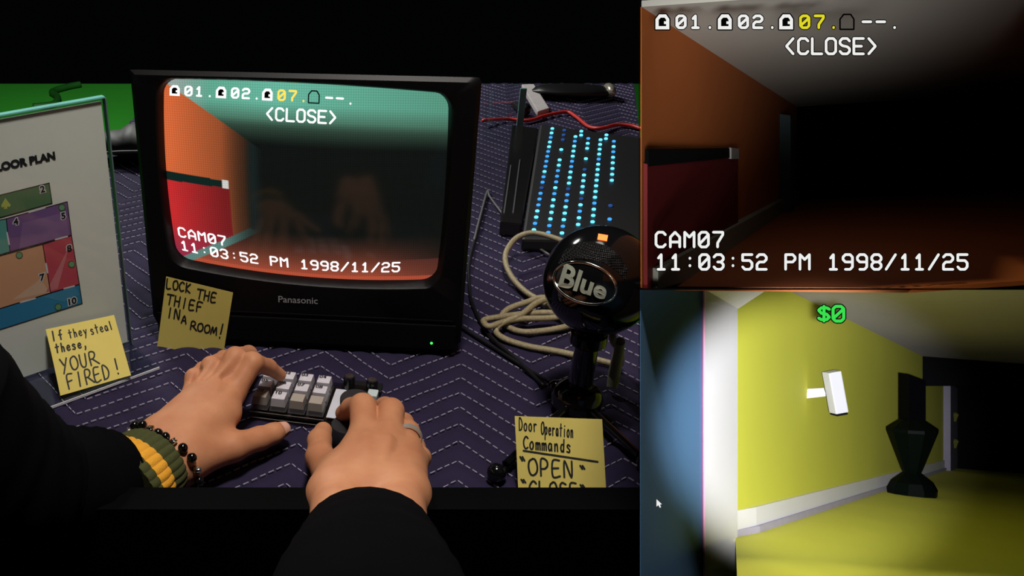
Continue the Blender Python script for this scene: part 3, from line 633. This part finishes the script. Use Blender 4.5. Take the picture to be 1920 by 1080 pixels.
MB().grid(lambda u, v: bad(ra*v*math.cos(2*math.pi*u), rb_*v*math.sin(2*math.pi*u), MR+.0005), 40, 5).build('badge_plate', m_gb, mic, smooth='all')
v_, f_ = font('Blue', .03)
xs = max(q[0] for q in v_)
mb = MB(); fl_ = [bad(-50+q[0]/xs*94, 18-q[1]*62*(1-.3*q[0]/xs), MR+.0022) for q in v_]
mb.add(fl_, f_); mb.build('badge_lettering', mat('silver_lettering', rgb(178, 184, 166), .35, metal=.35), mic)
MB().grid(lambda u, v: sphpix(1122+18*u+(-2)*v, 438+3*u+11*v, MR+.0006), 4, 3).build('status_light', glow('red_led', (1, .10, .02, 1), 5), mic)
HB = W(1078, 772, .0)
MB().tube([MC-Vector((.006, .012, MR*.93)), HB+Vector((.001, 0, .03))], [.0105, .0115], 20).build('stem', m_gb, mic, smooth=True)
tp_ = MC-Vector((.0055, .011, MR*.93)); MB().lathe(tp_-Vector((0, 0, .006)), (0, 0, 1), [(.014, -.008), (.0165, -.006), (.0165, .004), (.012, .008)], 24).build('swivel_collar', m_gb, mic, smooth=True)
MB().lathe(HB, (0, 0, 1), [(.020, .006), (.024, .010), (.0245, .018), (.021, .026), (.013, .032)], 28).build('hub', m_gb, mic, smooth=True)
for (px, py), n_ in (((1042, 728), 1), ((931, 886), 1), ((1212, 866), 0)):
    q = W(px, py, .0085)
    lg = MB().tube([HB+Vector((0, 0, .016)), q.lerp(HB, .1)+Vector((0, 0, .002))], [.0045, .0035], 10).build('leg', m_gb, mic, smooth=True)
    MB().ball(q, .0086, 10).build('rubber_foot', m_gb, lg, smooth='all')
# note leaning on the tripod
t0 = PX(965, 780, .782); t1 = PX(1129, 786, .782); dn = Vector((0, -.045, -.058))
note('sticky note of door commands leaning on the microphone base', t0, t1, t1+dn*1.02+Vector((.000, 0, 0)), t0+dn*1.02+Vector((.001, 0, 0)), -.002,
     [('Door', .04, .16, .14, .055, .04), ('Operation', .29, .195, .14, .042, .07), ('Commands', .08, .365, .14, .07, .05), ('"', .03, .60, .14, .10, .0), ('OPEN', .12, .66, .185, .135, .03), ('"', .71, .655, .12, .10, .0), ('"', .03, .825, .11, .10, 0), ('CLOSE', .12, .91, .185, .115, .02), ('"', .70, .86, .11, .10, 0)], [[(.08, .39), (.92, .485)]])

# ---------------------------------------------------------------- blue-lit panel, cables, things at the far end of the table
PA, PB, PC_ = PX(1001, 432, 1.23), PX(1035, 242, 1.50), PX(1151, 266, 1.435)
pn = (PB-PA).cross(PC_-PA).normalized()
if pn.z < 0: pn = -pn
def pp(px, py, o=0.): return rayplane(px, py, PA, pn)+pn*o
lpn = thing('led_panel', 'black slanted box dotted with columns of blue lights', 'light panel', tuple(W(1060, 445, 0)))
m_pan = mat('matte_black_panel', (.007, .007, .008, 1), .5, noise=.2)
tl, tr, br_, bl_ = pp(1012, 232), pp(1235, 262), pp(1215, 452), pp(978, 448)
def ground(q): return Vector((q.x, q.y, .0005))
MB().box8([ground(bl_), ground(br_), ground(tr), ground(tl), bl_, br_, tr, tl]).build('housing', m_pan, lpn, bevel=.004)
led_me = MB().lathe((0, 0, 0), (0, 0, 1), [(.0029, -.001), (.0029, .0006), (.002, .0012)], 8).build('light_seed', None); seed = led_me.data; bpy.data.objects.remove(led_me)
led_on = [glow('led_blue_bright', (.10, .62, 1, 1), 2.2), glow('led_blue', (.05, .36, .95, 1), 1.3), glow('led_blue_dim', (.03, .13, .5, 1), .6)]
cols = [((1035.6, 242), (1001, 432), 20, ()), ((1058, 245), (1028, 437), 19, (3, 5)), ((1079, 257), (1053.6, 438), 18, ()), ((1103, 260.6), (1084, 422), 16, (3, 5)), ((1126, 263), (1111, 417), 16, ()), ((1151, 266), (1143, 412), 14, (8, 9, 10, 12))]
meshes = []
for m in led_on:
    c_ = seed.copy(); c_.materials.append(m); meshes.append(c_)
rot = pn.to_track_quat('Z', 'Y').to_euler()
def led(px, py, k):
    o = bpy.data.objects.new('blue_light', meshes[k]); C.objects.link(o); o.parent = lpn; o.location = pp(px, py, .0012)-ORG[lpn]; o.rotation_euler = rot
rg = random.Random(3)
for ci, (a, b, n, gap) in enumerate(cols):
    p0, p1 = pp(*a), pp(*b)
    for i in range(n):
        if i in gap: continue
        q = p0.lerp(p1, i/(n-1)); k = 0 if rg.random() < .62 else 1
        if ci == 1 and i < 3 or rg.random() < .06: k = 2
        o = bpy.data.objects.new('blue_light', meshes[k]); C.objects.link(o); o.parent = lpn; o.location = q+pn*.0012-ORG[lpn]; o.rotation_euler = rot
for q in ((1090, 247), (1089.5, 254.5), (1137, 254), (1136, 261)): led(*q, 0)
# clear case beside the panel
m_smoke = clear('smoked_acrylic', (.42, .42, .45, 1), .05)
kb = thing('acrylic_case', 'smoked clear plastic case standing behind the television cables', 'plastic case', tuple(W(950, 440, 0)))
q0, q1, q2, q3 = W(935, 442), W(976, 446), W(1008, 262), W(958, 255)
MB().box8([q0+Vector((0, 0, .0005)), q1+Vector((0, 0, .0005)), q2+Vector((0, 0, .0005)), q3+Vector((0, 0, .0005))]+[q+Vector((0, 0, .022)) for q in (q0, q1, q2, q3)]).build('shell', mat('dark_smoke_plastic', (.012, .0115, .012, 1), .2, spec=.6), kb, bevel=.003)
for a, b in ((W(945, 400, .0225), W(958, 310, .0225)), (W(962, 400, .0225), W(975, 300, .0225))):
    MB().tube([a, b], .0012, 6).build('edge_rib', mat('grey_edge', rgb(90, 92, 96), .3), kb)
ap = thing('clear_divider', 'upright clear acrylic panel behind the tube television', 'panel', tuple(W(930, 262, 0)))
g0, g1 = W(905, 262), W(958, 236)
MB().box(g0+Vector((0, 0, .001)), g1-g0, (0, .004, 0), (0, 0, .085)).build('sheet', m_acr, ap)
ge = W(962, 240)
MB().box(ge+Vector((0, -.03, .001)), (.012, 0, 0), (0, .006, 0), (0, 0, .082)).build('bright_edge', mat('acrylic_teal_edge', rgb(110, 150, 150), .2, spec=.8), ap, bevel=.001)
gb = thing('grey_bar', 'light grey flat bar propped up on the far end of the blanket', 'bar', tuple(W(1010, 215, 0)))
bq = [W(*q, .012) for q in ((1008, 209), (1030, 202), (1001, 157), (978, 158))]; MB().slab(bq, (0, 0, -.011)).build('bar_body', mat('light_grey_plastic', rgb(185, 178, 178), .5), gb, bevel=.002)
MB().ball(W(985, 205, .012), .012, 8).build('joint', m_blackp, gb, smooth='all')
MB().tube([W(964, 196, .008), W(982, 212, .008)], .007, 8).build('hinge_rod', m_blackp, gb, smooth=True)
# rounded dark device far right
de = thing('plastic_device', 'rounded black plastic device with a shiny end at the far table edge', 'device', tuple(W(1085, 185, 0)))
dc = W(1082, 194, 0); ex_ = Vector((.085, -.006, 0)); 
mb = MB(); rr_ = []
for i in range(15):
    t = i/14*2-1; w = math.sqrt(max(0, 1-abs(t)**2.6)); rr_.append([dc+ex_*t+Vector((0, .045, 0))+Vector((0, math.cos(a)*.034*w, .0145+math.sin(a)*.0135*w)) for a in [2*math.pi*k/16 for k in range(16)]])
mb.loft(rr_); mb.build('body', m_blackp, de, smooth='all')
rr_ = []
for i in range(9):
    t = i/8; w = math.sqrt(max(0, 1-(t*2-1)**2)); rr_.append([dc+ex_*(.80+.28*(t-.2))+Vector((0, .045, 0))+Vector((0, math.cos(a)*.026*w, .017+math.sin(a)*.0145*w)) for a in [2*math.pi*k/14 for k in range(14)]])
MB().loft(rr_).build('shiny_end', mat('silver_plastic', rgb(160, 155, 140), .25, metal=.5), de, smooth='all')
def cable(name, label, pts, r, m, z=.004, n=8, cat='cable', k=7):
    P = [W(q[0], q[1], q[2] if len(q) > 2 else z) for q in pts]
    o = MB().tube(spline(P, k), r, n).build(name, m, None, smooth='all', loc=tuple(P[0])); return tag(o, label, cat)
cable('red_cable', 'red cable lying across the far blanket behind the light panel', [(905, 226, .012), (950, 223), (990, 226), (1025, 216), (1062, 210), (1080, 219), (1105, 238), (1130, 240, .009), (1155, 234), (1185, 236), (1215, 246)], .0035, mat('red_rubber', rgb(205, 52, 46), .45), .005)
m_rub = mat('black_rubber', (.008, .008, .009, 1), .4)
cable('power_cable', 'black cable curving down beside the television to the microphone', [(912, 362), (897, 427), (881, 487), (880, 530), (887, 572), (917, 627), (967, 673), (1020, 724)], .0022, m_rub, .003)
cable('thin_cable', 'straight thin black cable crossing the blanket from the television', [(856, 606), (870, 617), (930, 654), (993, 694), (1030, 716, .006)], .0018, m_rub, .003)
cable('grey_wire', 'bent grey wire between the television and the light panel', [(889, 450), (902, 400), (914, 358), (918, 368), (940, 398), (971, 433), (1000, 458), (1030, 478)], .0017, mat('grey_rubber', rgb(96, 96, 98), .5), .004)
m_usb = mat('braided_beige_cable', rgb(150, 138, 106), .3, noise=.65, scale=450, bump=.6, bscale=1500, spec=.6)
usb = thing('usb_cable', 'coiled braided beige cable lying behind the ball microphone', 'cable', tuple(W(1000, 600, 0)))
pts = [(1056, 452, .05), (1020, 440, .045), (993, 437, .04), (967, 447, .032), (950, 470, .024), (948, 493, .018), (960, 520, .012), (983, 545, .008), (1010, 562, .006), (1045, 580, .006), (1060, 575, .009), (1020, 558, .012), (987, 567, .011), (952, 580, .009), (940, 597, .006), (953, 613, .005), (980, 622, .005), (1020, 620, .005), (1062, 612, .006),
       (1080, 600, .009), (1037, 587, .010), (987, 588, .010), (940, 594, .012), (911, 599, .013), (907, 604, .013), (917, 612, .013), (943, 604, .013), (977, 598, .013), (1043, 595, .012), (1075, 580, .014), (1050, 556, .017), (1027, 560, .018), (1003, 570, .017), (977, 590, .016), (940, 607, .012), (930, 622, .006), (950, 637, .004), (993, 650, .004), (1040, 658, .004), (1073, 665, .004), (1120, 675, .004), (1147, 682, .004), (1163, 684, .006)]
MB().tube(spline([W(*q) for q in pts], 6), .0036, 8).build('cord', m_usb, usb, smooth='all')
MB().tube(spline([W(1163, 684, .006), W(1164, 660, .03), PX(1150, 640, .85), PX(1148, 615, .855)], 6), .0036, 8).build('cord_end', m_usb, usb, smooth='all')
MB().tube([W(1147, 727, .006), W(1152, 700, .018), PX(1163, 640, .845)], [.0052, .0062, .0045], 10).build('plug', mat('beige_grey_plug', rgb(125, 120, 100), .4), usb, smooth=True)
cable('floor_cable', 'dark cable lying on the green floor cloth', [(62, 200), (100, 195), (108, 182), (98, 172), (125, 163), (150, 158)], .02, mat('dark_green_rubber', rgb(18, 88, 16), .6), FZ+.02)
bagp = [W(206, 296), W(246, 238), W(300, 236), W(300, 300)]
bag = thing('dark_bag', 'dark folded bag behind the floor plan sign next to the television', 'bag', tuple(W(235, 300, 0)))
bc_ = W(262, 318, 0); rr_ = []
for i in range(13):
    t = i/12; w = math.sin(math.pi*min(1, t*1.02))**.5 if 0 < t < 1 else .05
    rr_.append([bc_+Vector((-.085+.17*t, .06, 0))+Vector((0, math.cos(a)*.05*w, max(.001, .028+math.sin(a)*(.028+.006*math.sin(i*1.7))*w))) for a in [2*math.pi*k/14 for k in range(14)]])
MB().loft(rr_).build('bag_body', mat('black_bag_cloth', (.006, .006, .007, 1), .6, bump=.4, bscale=60), bag, smooth='all')
MB().tube(spline([bc_+Vector(q) for q in ((-.08, .02, .02), (-.03, .008, .028), (.04, .008, .028), (.09, .02, .02))], 5), .0028, 6).build('piping', mat('grey_piping', rgb(70, 70, 68), .6), bag, smooth='all')

# ---------------------------------------------------------------- macro keypad with knobs
KO = W(468, 786); kx = (W(619, 805)-KO).normalized(); ky = Vector((-kx.y, kx.x, 0)); kz = Vector((0, 0, 1))
def KP(a, b, c): return KO+kx*a+ky*b+kz*c
kp = thing('macro_keypad', 'small keypad of twelve grey white keys on clear plates with black knobs', 'keypad', tuple(KO))
m_plate = clear('clear_plate', (.72, .70, .68, 1), .10)
m_pl_glint = mat('plate_glint', rgb(150, 140, 130), .2, spec=.8)  # pale colour painting the glint along the plates' front edge
KW, KD, PIT = .1135, .066, .0181
for z0, th in ((.001, .0025), (.0075, .0025)):
    pl_ = MB().box(KP(0, 0, z0), kx*KW, ky*KD, kz*th).build('clear_plate', m_plate, kp)
    MB().box(KP(0, -.0003, z0+th*.7), kx*.073, ky*.0003, kz*th*.3).build('plate_highlight', m_pl_glint, pl_)
MB().box(KP(.003, .003, .004), kx*(KW-.006), ky*(KD-.006), kz*.0016).build('circuit_board', mat('dark_brown_board', (.02, .014, .010, 1), .5), kp)
MB().box(KP(.0745, .004, .0101), kx*.012, ky*.05, kz*.0004).build('white_label', mat('white_label_print', rgb(205, 205, 215), .5), kp)
MB().box(KP(.108, .036, .0101), kx*.010, ky*.012, kz*.009).build('white_connector', mat('white_connector_plastic', rgb(190, 205, 205), .5), kp, bevel=.001)
m_key = mat('white_key_insert', rgb(236, 233, 240), .45, noise=.03); m_keyw = mat('beige_key_insert', rgb(190, 180, 164), .5, noise=.03); m_kclear = clear('clear_keycap', (.88, .87, .88, 1), .13, .08, (.7, .7, .72, 1), .07)
nums = ['01', '02', '03', '04', '05', '06', '07', '08', '09', '10', '', '']
for r in range(3):
    for c in range(4):
        cx_, cy_ = .0095+c*PIT, .0095+(2-r)*PIT
        z = .010+.0
        def fr_(w, d, zz, sh=0): return [KP(cx_-w/2, cy_-d/2+sh, zz), KP(cx_+w/2, cy_-d/2+sh, zz), KP(cx_+w/2, cy_+d/2+sh, zz), KP(cx_-w/2, cy_+d/2+sh, zz)]
        lab = nums[r*4+c]
        k_ = MB().loft([fr_(.0168, .0168, .0115), fr_(.0160, .016, .016), fr_(.0130, .0135, .0255, .0006)]).build('keycap', m_kclear, kp, bevel=.0008)
        MB().loft([fr_(.0142, .0142, .0165, .0003), fr_(.0124, .0127, .0248, .0006)]).build('key_insert', m_keyw if (lab == '' or lab == '09') else m_key, k_)
        if lab:
            v_, f_ = font(lab, .02)
            MB().add([KP(cx_-.0055+q[0]*.0072, cy_+.0018+q[1]*.0066, .02575) for q in v_], f_).build('key_print', m_ink, k_)
        MB().box(KP(cx_-.0062, cy_-.0062, .0101), kx*.0124, ky*.0124, kz*.0062).build('key_switch', mat('brown_switch', (.075, .058, .045, 1), .5), k_)
m_knob = mat('charcoal_knob', (.022, .022, .024, 1), .38, noise=.1)
def knob(px, py, zt, r, h, m, name='knob'):
    p = W(px, py, zt)-kz*zt
    k_ = MB().lathe(p, kz, [(r*.96, .0010), (r, .0025), (r, zt-.0012), (r*.95, zt)], 32).build(name, m, kp, smooth=True)
    MB().lathe(p, kz, [(r*.9, zt), (r*.88, zt+.0003)], 32).build('knob_cap', m, k_, smooth=True)
    return p
knob(667, 745, .026, .0150, .015, m_knob)
knob(651, 795, .026, .0150, .015, m_knob)
m_kn2 = mat('black_knob', (.006, .006, .006, 1), .2, spec=.7)
for px, py in ((655, 705), (698, 712)):
    p = W(px, py, .024)-kz*.024
    k_ = MB().lathe(p, kz, [(.0058, .001), (.0058, .022), (.005, .024)], 20).build('small_knob', m_kn2, kp, smooth=True)
    MB().lathe(p, kz, [(.0044, .024), (.0040, .0246)], 16).build('knob_cap', mat('grey_knob_top', (.05, .05, .05, 1), .15, metal=.5), k_)
MB().box(W(640, 735)+kz*.001, kx*.040, ky*.016, kz*.0045).build('knob_board', mat('black_board', (.008, .008, .008, 1), .4), kp, bevel=.0005)

# ---------------------------------------------------------------- hands: one continuous skin surface each, grown from tapered bones
def surface(field, lo, hi, h):
    lo = np.array(lo); n = np.ceil((np.array(hi)-lo)/h).astype(int)+1
    ax_ = [lo[i]+h*np.arange(n[i]) for i in range(3)]
    X = np.stack(np.meshgrid(*ax_, indexing='ij'), -1).astype(np.float32); V = field(X.reshape(-1, 3)).reshape(n)
    s_ = V < 0; cn = n-1; acc = np.zeros((*cn, 3)); cnt = np.zeros(cn)
    base = X[:-1, :-1, :-1].astype(np.float64)
    def sl(d): return tuple(slice(d[i], d[i]+cn[i]) for i in range(3))
    for a in range(3):
        for b in (0, 1):
            for c in (0, 1):
                d0 = [0, 0, 0]; o_ = [i for i in range(3) if i != a]; d0[o_[0]] = b; d0[o_[1]] = c; d1_ = list(d0); d1_[a] = 1
                v0, v1 = V[sl(d0)], V[sl(d1_)]; m = (v0 < 0) != (v1 < 0); t = np.where(m, v0/np.where(m, v0-v1, 1), 0)
                q = np.zeros((*cn, 3))
                for i in range(3): q[..., i] = (d0[i] if i != a else t)
                acc += np.where(m[..., None], base+q*h, 0); cnt += m
    act = cnt > 0; idx = -np.ones(cn, int); idx[act] = np.arange(act.sum()); verts = acc[act]/cnt[act][:, None]
    faces = []
    for a in range(3):
        b, c = (a+1) % 3, (a+2) % 3
        i0 = [slice(1, cn[i]) if i != a else slice(0, cn[i]) for i in range(3)]; i1 = [slice(1, cn[i]) if i != a else slice(1, cn[i]+1) for i in range(3)]
        A_, B_ = s_[tuple(i0)], s_[tuple(i1)]; m = A_ != B_; loc = np.argwhere(m)
        off = np.ones(3, int); off[a] = 0; loc = loc+off
        def g(db, dc):
            q = loc.copy(); q[:, b] -= db; q[:, c] -= dc; return idx[q[:, 0], q[:, 1], q[:, 2]]
        Q = np.stack([g(1, 1), g(0, 1), g(0, 0), g(1, 0)], 1); fl_ = ~A_[m]; Q[fl_] = Q[fl_][:, ::-1]; faces.append(Q)
    return verts, np.concatenate(faces)
def cone(p, a, ra, b, rb):
    a, b = np.array(a), np.array(b); ab = b-a; t = np.clip(((p-a)@ab)/max(ab@ab, 1e-12), 0, 1)
    return np.linalg.norm(p-a-t[:, None]*ab, axis=1)-(ra+(rb-ra)*t)
def smin(a, b, k):
    h = np.clip(.5+.5*(b-a)/k, 0, 1); return b+(a-b)*h-k*h*(1-h)
def chain(p, js, k=.004):
    d = None
    for (a, ra), (b, rb) in zip(js, js[1:]):
        q = cone(p, a, ra, b, rb); d = q if d is None else smin(d, q, k)
    return d
class Hand:
    def __init__(s, palm, fingers, thumb, tendons, kp_=.011, kf=.0048, dents=()):
        s.palm, s.fingers, s.thumb, s.tendons, s.kp, s.kf, s.dents = palm, fingers, thumb, tendons, kp_, kf, dents
    def field(s, p):
        d = None
        for a, ra, b, rb in s.palm:
            q = cone(p, a, ra, b, rb); d = q if d is None else smin(d, q, s.kp)
        f = None
        for js in s.fingers:
            q = chain(p, js); f = q if f is None else smin(f, q, .0008)
        d = smin(d, f, s.kf); d = smin(d, chain(p, s.thumb, .005), .011)
        for a, ra, b, rb in s.tendons: d = smin(d, cone(p, a, ra, b, rb), .005)
        for a, b, r, dep in s.dents: d = d+dep*np.exp(-((cone(p, a, 0, b, 0)/r)**2))
        return d
    def mesh(s, name, m, parent, h=.0016):
        pts = [np.array(q) for e in s.palm for q in (e[0], e[2])]+[np.array(j[0]) for f in s.fingers+[s.thumb] for j in f]
        pts = np.array(pts); lo, hi = pts.min(0)-.034, pts.max(0)+.034
        v, f = surface(lambda p: s.field(p.astype(np.float64)), lo, hi, h)
        me = bpy.data.meshes.new(name); me.from_pydata((v-np.array(ORG[parent])).tolist(), [], f.tolist())
        for p in me.polygons: p.use_smooth = True
        o = link(name, me, m, parent)
        sm = o.modifiers.new('smooth', 'SMOOTH'); sm.factor = .5; sm.iterations = 3
        return o
m_skin = mat('skin', rgb(216, 154, 118), .56, noise=.07, scale=45, bump=.14, bscale=520, sss=.12, spec=.3)
for nd in m_skin.node_tree.nodes:
    if nd.type == 'MIX': nd.inputs[6].default_value = rgb(176, 108, 75); nd.inputs[7].default_value = rgb(208, 150, 110)
def J(px, py, z, r): return (tuple(W(px, py, z)), r)
def bone(a, b): return (a[0], a[1], b[0], b[1])
person = thing('person', 'person in a black jacket with striped cuff working the keypad with both hands', 'person', (-.1, .56, 0))
# --- hand on the keys
w1, w2 = J(303, 829, .036, .0190), J(331, 862, .031, .0190)
f1, f2 = J(228, 884, .040, .0220), J(262, 915, .034, .0215)
kI, kM, kR, kP_ = J(436, 737, .047, .0118), J(407, 727, .053, .0118), J(380, 733, .050, .0108), J(359, 748, .042, .0098)
LH = Hand([bone(w1, f1), bone(w2, f2), bone(w1, kP_), bone(w1, kR), bone(w2, kM), bone(w2, kI), bone(J(345, 840, .034, .019), J(425, 775, .040, .0135)), bone(J(340, 800, .037, .015), J(395, 750, .046, .0125)), bone(w1, w2)],
 [[kI, J(473, 680, .068, .0098), J(503, 688, .050, .0075), J(525, 703, .034, .0062)],
  [kM, J(441, 671, .070, .0100), J(466, 664, .046, .0082), J(478, 676, .022, .0070)],
  [kR, J(396, 687, .062, .0092), J(420, 672, .042, .0078), J(436, 676, .018, .0066)],
  [kP_, J(364, 708, .052, .0082), J(380, 692, .034, .0070), J(396, 692, .014, .0060)]],
 [J(352, 862, .030, .0175), J(436, 838, .027, .0128), J(487, 822, .0215, .0102), J(512, 813, .0195, .0090), J(530, 805, .018, .0074)],
 [bone(J(345, 805, .046, .0035), J(405, 732, .0585, .0045)), bone(J(335, 800, .045, .003), J(380, 737, .0555, .004)), bone(J(360, 815, .045, .003), J(432, 742, .053, .004))],
 dents=[(W(418, 711, .062), W(453, 674, .077), .0042, .0048), (W(384, 713, .060), W(410, 678, .073), .004, .0045), (W(365, 722, .052), W(376, 696, .062), .0035, .004)])
lh = LH.mesh('hand', m_skin, person)
# --- hand on the dial
rI, rM, rR, rP = J(684, 812, .057, .0128), J(729, 819, .058, .0122), J(762, 838, .050, .0112), J(778, 866, .040, .0105)
ra_, rb2 = J(632, 930, .052, .0205), J(748, 930, .052, .0205)
rc, rd = J(640, 1010, .078, .0225), J(742, 1010, .078, .0225)
RH = Hand([bone(ra_, rc), bone(rb2, rd), bone(ra_, rI), bone(J(680, 930, .055, .021), rM), bone(rb2, rR), bone(rb2, rP), bone(ra_, rb2), bone(J(650, 900, .050, .017), J(700, 850, .052, .014))],
 [[rI, J(680, 762, .058, .0112), J(659, 765, .042, .0090), J(644, 775, .030, .0078)],
  [rM, J(733, 771, .056, .0112), J(722, 764, .036, .0092), J(708, 766, .024, .0078)],
  [rR, J(765, 810, .047, .0098), J(757, 792, .030, .0084), J(742, 785, .018, .0072)],
  [rP, J(788, 858, .033, .0088), J(780, 838, .020, .0078), J(768, 828, .012, .0068)]],
 [J(632, 905, .048, .0175), J(600, 858, .036, .0118), J(599, 826, .031, .0100), J(606, 808, .028, .0083)],
 [bone(J(690, 900, .070, .003), J(686, 820, .0675, .0045)), bone(J(705, 905, .070, .003), J(728, 828, .068, .0045)), bone(J(720, 905, .068, .003), J(758, 845, .059, .004))])
rh = RH.mesh('hand', m_skin, person)
def surf_out(H_, c, d, start=0.):    # march outwards until the skin surface
    t = start; c = np.array(c); d = np.array(d)/np.linalg.norm(d)
    for _ in range(60):
        v = H_.field((c+d*t)[None])[0]
        if v > -1e-5: break
        t += max(-v, 2e-4)
    return Vector(c+d*t)
# nails
m_nail = mat('nail', rgb(226, 172, 150), .25, spec=.6, noise=.04)
def nail(H_, hand, tip, back, up, w, l):
    tip, back = Vector(tip), Vector(back); ax_ = (tip-back).normalized(); up = (Vector(up)-ax_*Vector(up).dot(ax_)).normalized(); sd = ax_.cross(up)
    MB().grid(lambda u, v: surf_out(H_, tip+ax_*(.006-l*v), up*math.cos((u-.5)*1.5)+sd*math.sin((u-.5)*1.5))+up*.0003, 8, 6).build('nail', m_nail, hand, smooth='all')
nail(LH, lh, LH.thumb[-1][0], LH.thumb[-2][0], (.55, -.35, .75), .01, .011)
# sleeves
m_slv = mat('black_jacket', (.0028, .0028, .0034, 1), 1, noise=.2, scale=20, bump=.4, bscale=60, spec=.03)
def sleeve(path, name='sleeve', nseg=28, k=8, wob=.04, wide=1.):
    P = spline([q[0] for q in path], k); R = [r for a, b in zip(path, path[1:]) for r in [a[1]+(b[1]-a[1])*i/k for i in range(k)]]+[path[-1][1]]
    mb = MB(); rings = []; up = Vector((0, 0, 1))
    for i, q in enumerate(P):
        t = (P[min(i+1, len(P)-1)]-P[max(i-1, 0)]).normalized(); x = t.cross(up).normalized(); y = x.cross(t)
        rings.append([q+(x*math.cos(a)*wide+y*math.sin(a))*R[i]*(1+wob*math.sin(3*a+i*.8)*math.sin(i*.55)) for a in [2*math.pi*j/nseg for j in range(nseg)]])
    return mb.loft(rings).build(name, m_slv, person, smooth='all')
sl1 = sleeve([(W(224, 888, .042), .0345), (W(196, 896, .046), .040), (W(150, 905, .052), .0435), (W(95, 908, .060), .047), (W(30, 900, .080), .054), (W(-50, 850, .115), .060), (W(-150, 750, .17), .064)])
wc = (Vector(w1[0])+Vector(w2[0]))/2; fc = (Vector(f1[0])+Vector(f2[0]))/2; wd_ = (fc-wc).normalized(); ws = (Vector(w2[0])-Vector(w1[0])); ws = (ws-wd_*ws.dot(wd_)).normalized(); wu = ws.cross(wd_); wu = wu if wu.z > 0 else -wu
def cuff(t0, t1, r0, r1, m, ribs=30, nm='cuff_band'):
    mb = MB(); rings = []; N = ribs*4
    for i in range(7):
        t = t0+(t1-t0)*i/6; c = wc+wd_*t; r = r0+(r1-r0)*i/6+.0012*math.sin(math.pi*i/6)
        rings.append([c+(ws*math.cos(a)*1.16+wu*math.sin(a)*.98)*(r+.0011*(abs(math.sin(a*ribs/2))**.6)) for a in [2*math.pi*j/N for j in range(N)]])
    mb.loft(rings); return mb.build(nm, m, sl1, smooth=True)
m_cg = mat('olive_knit', rgb(62, 66, 26), .9, noise=.2, scale=400, bump=.5, bscale=900); m_cy = mat('yellow_knit', rgb(226, 160, 40), .9, noise=.12, scale=400, bump=.5, bscale=900)
cuff(.018, .036, .0285, .0305, m_cg); cuff(.036, .052, .0305, .0325, m_cy); cuff(.052, .062, .0322, .0330, m_cg)
sl2 = sleeve([(W(692, 1004, .068), .0345), (W(692, 1045, .088), .039), (W(692, 1120, .115), .044), (W(700, 1300, .16), .05)], wob=.02, wide=1.3)
# bracelet of black beads and metal discs
br = thing('bead_bracelet', 'bracelet of black beads and silver spacers on the wrist', 'bracelet', tuple(wc))
m_bead = mat('black_bead', (.004, .004, .004, 1), .1, spec=.7); m_sil = mat('silver_spacer', (.7, .66, .6, 1), .2, metal=1)
NB = 21; bcx = wc+wd_*.010
for i in range(NB):
    a = 2*math.pi*i/NB; d = ws*math.cos(a)+wu*math.sin(a)
    s0 = surf_out(LH, bcx+wd_*.004*math.sin(a), d); p = s0+d*.0030
    if i % 3 == 1:
        tn_ = (-ws*math.sin(a)+wu*math.cos(a)); MB().lathe(p-tn_*.0024, tn_, [(.0022, 0), (.0034, .0006), (.0034, .0018), (.0022, .0024), (.0034, .003), (.0034, .0042), (.0022, .0048)], 12).build('silver_spacer', m_sil, br, smooth=True)
    else: MB().ball(p+d*.0006, .0043, 7).build('black_bead', m_bead, br, smooth='all')
# ring
a_, b_2 = Vector(RH.fingers[2][0][0]), Vector(RH.fingers[2][1][0]); c_ = a_.lerp(b_2, .55); ax_ = (b_2-a_).normalized()
x_ = ax_.orthogonal().normalized(); y_ = ax_.cross(x_); rings = []
for o1, o2 in ((-.0028, .0000), (-.0028, .0013), (.0028, .0013), (.0028, .0000)):
    rings.append([c_+(x_*math.cos(t)+y_*math.sin(t))*(.0116+o2)+ax_*o1 for t in [2*math.pi*q/36 for q in range(36)]])
rg_ = MB().loft(rings, False).build('finger_ring', mat('silver_ring', (.72, .70, .62, 1), .35, metal=.7), None, smooth=True, loc=tuple(c_))
tag(rg_, 'silver band ring on the finger of the hand turning the dial', 'ring')
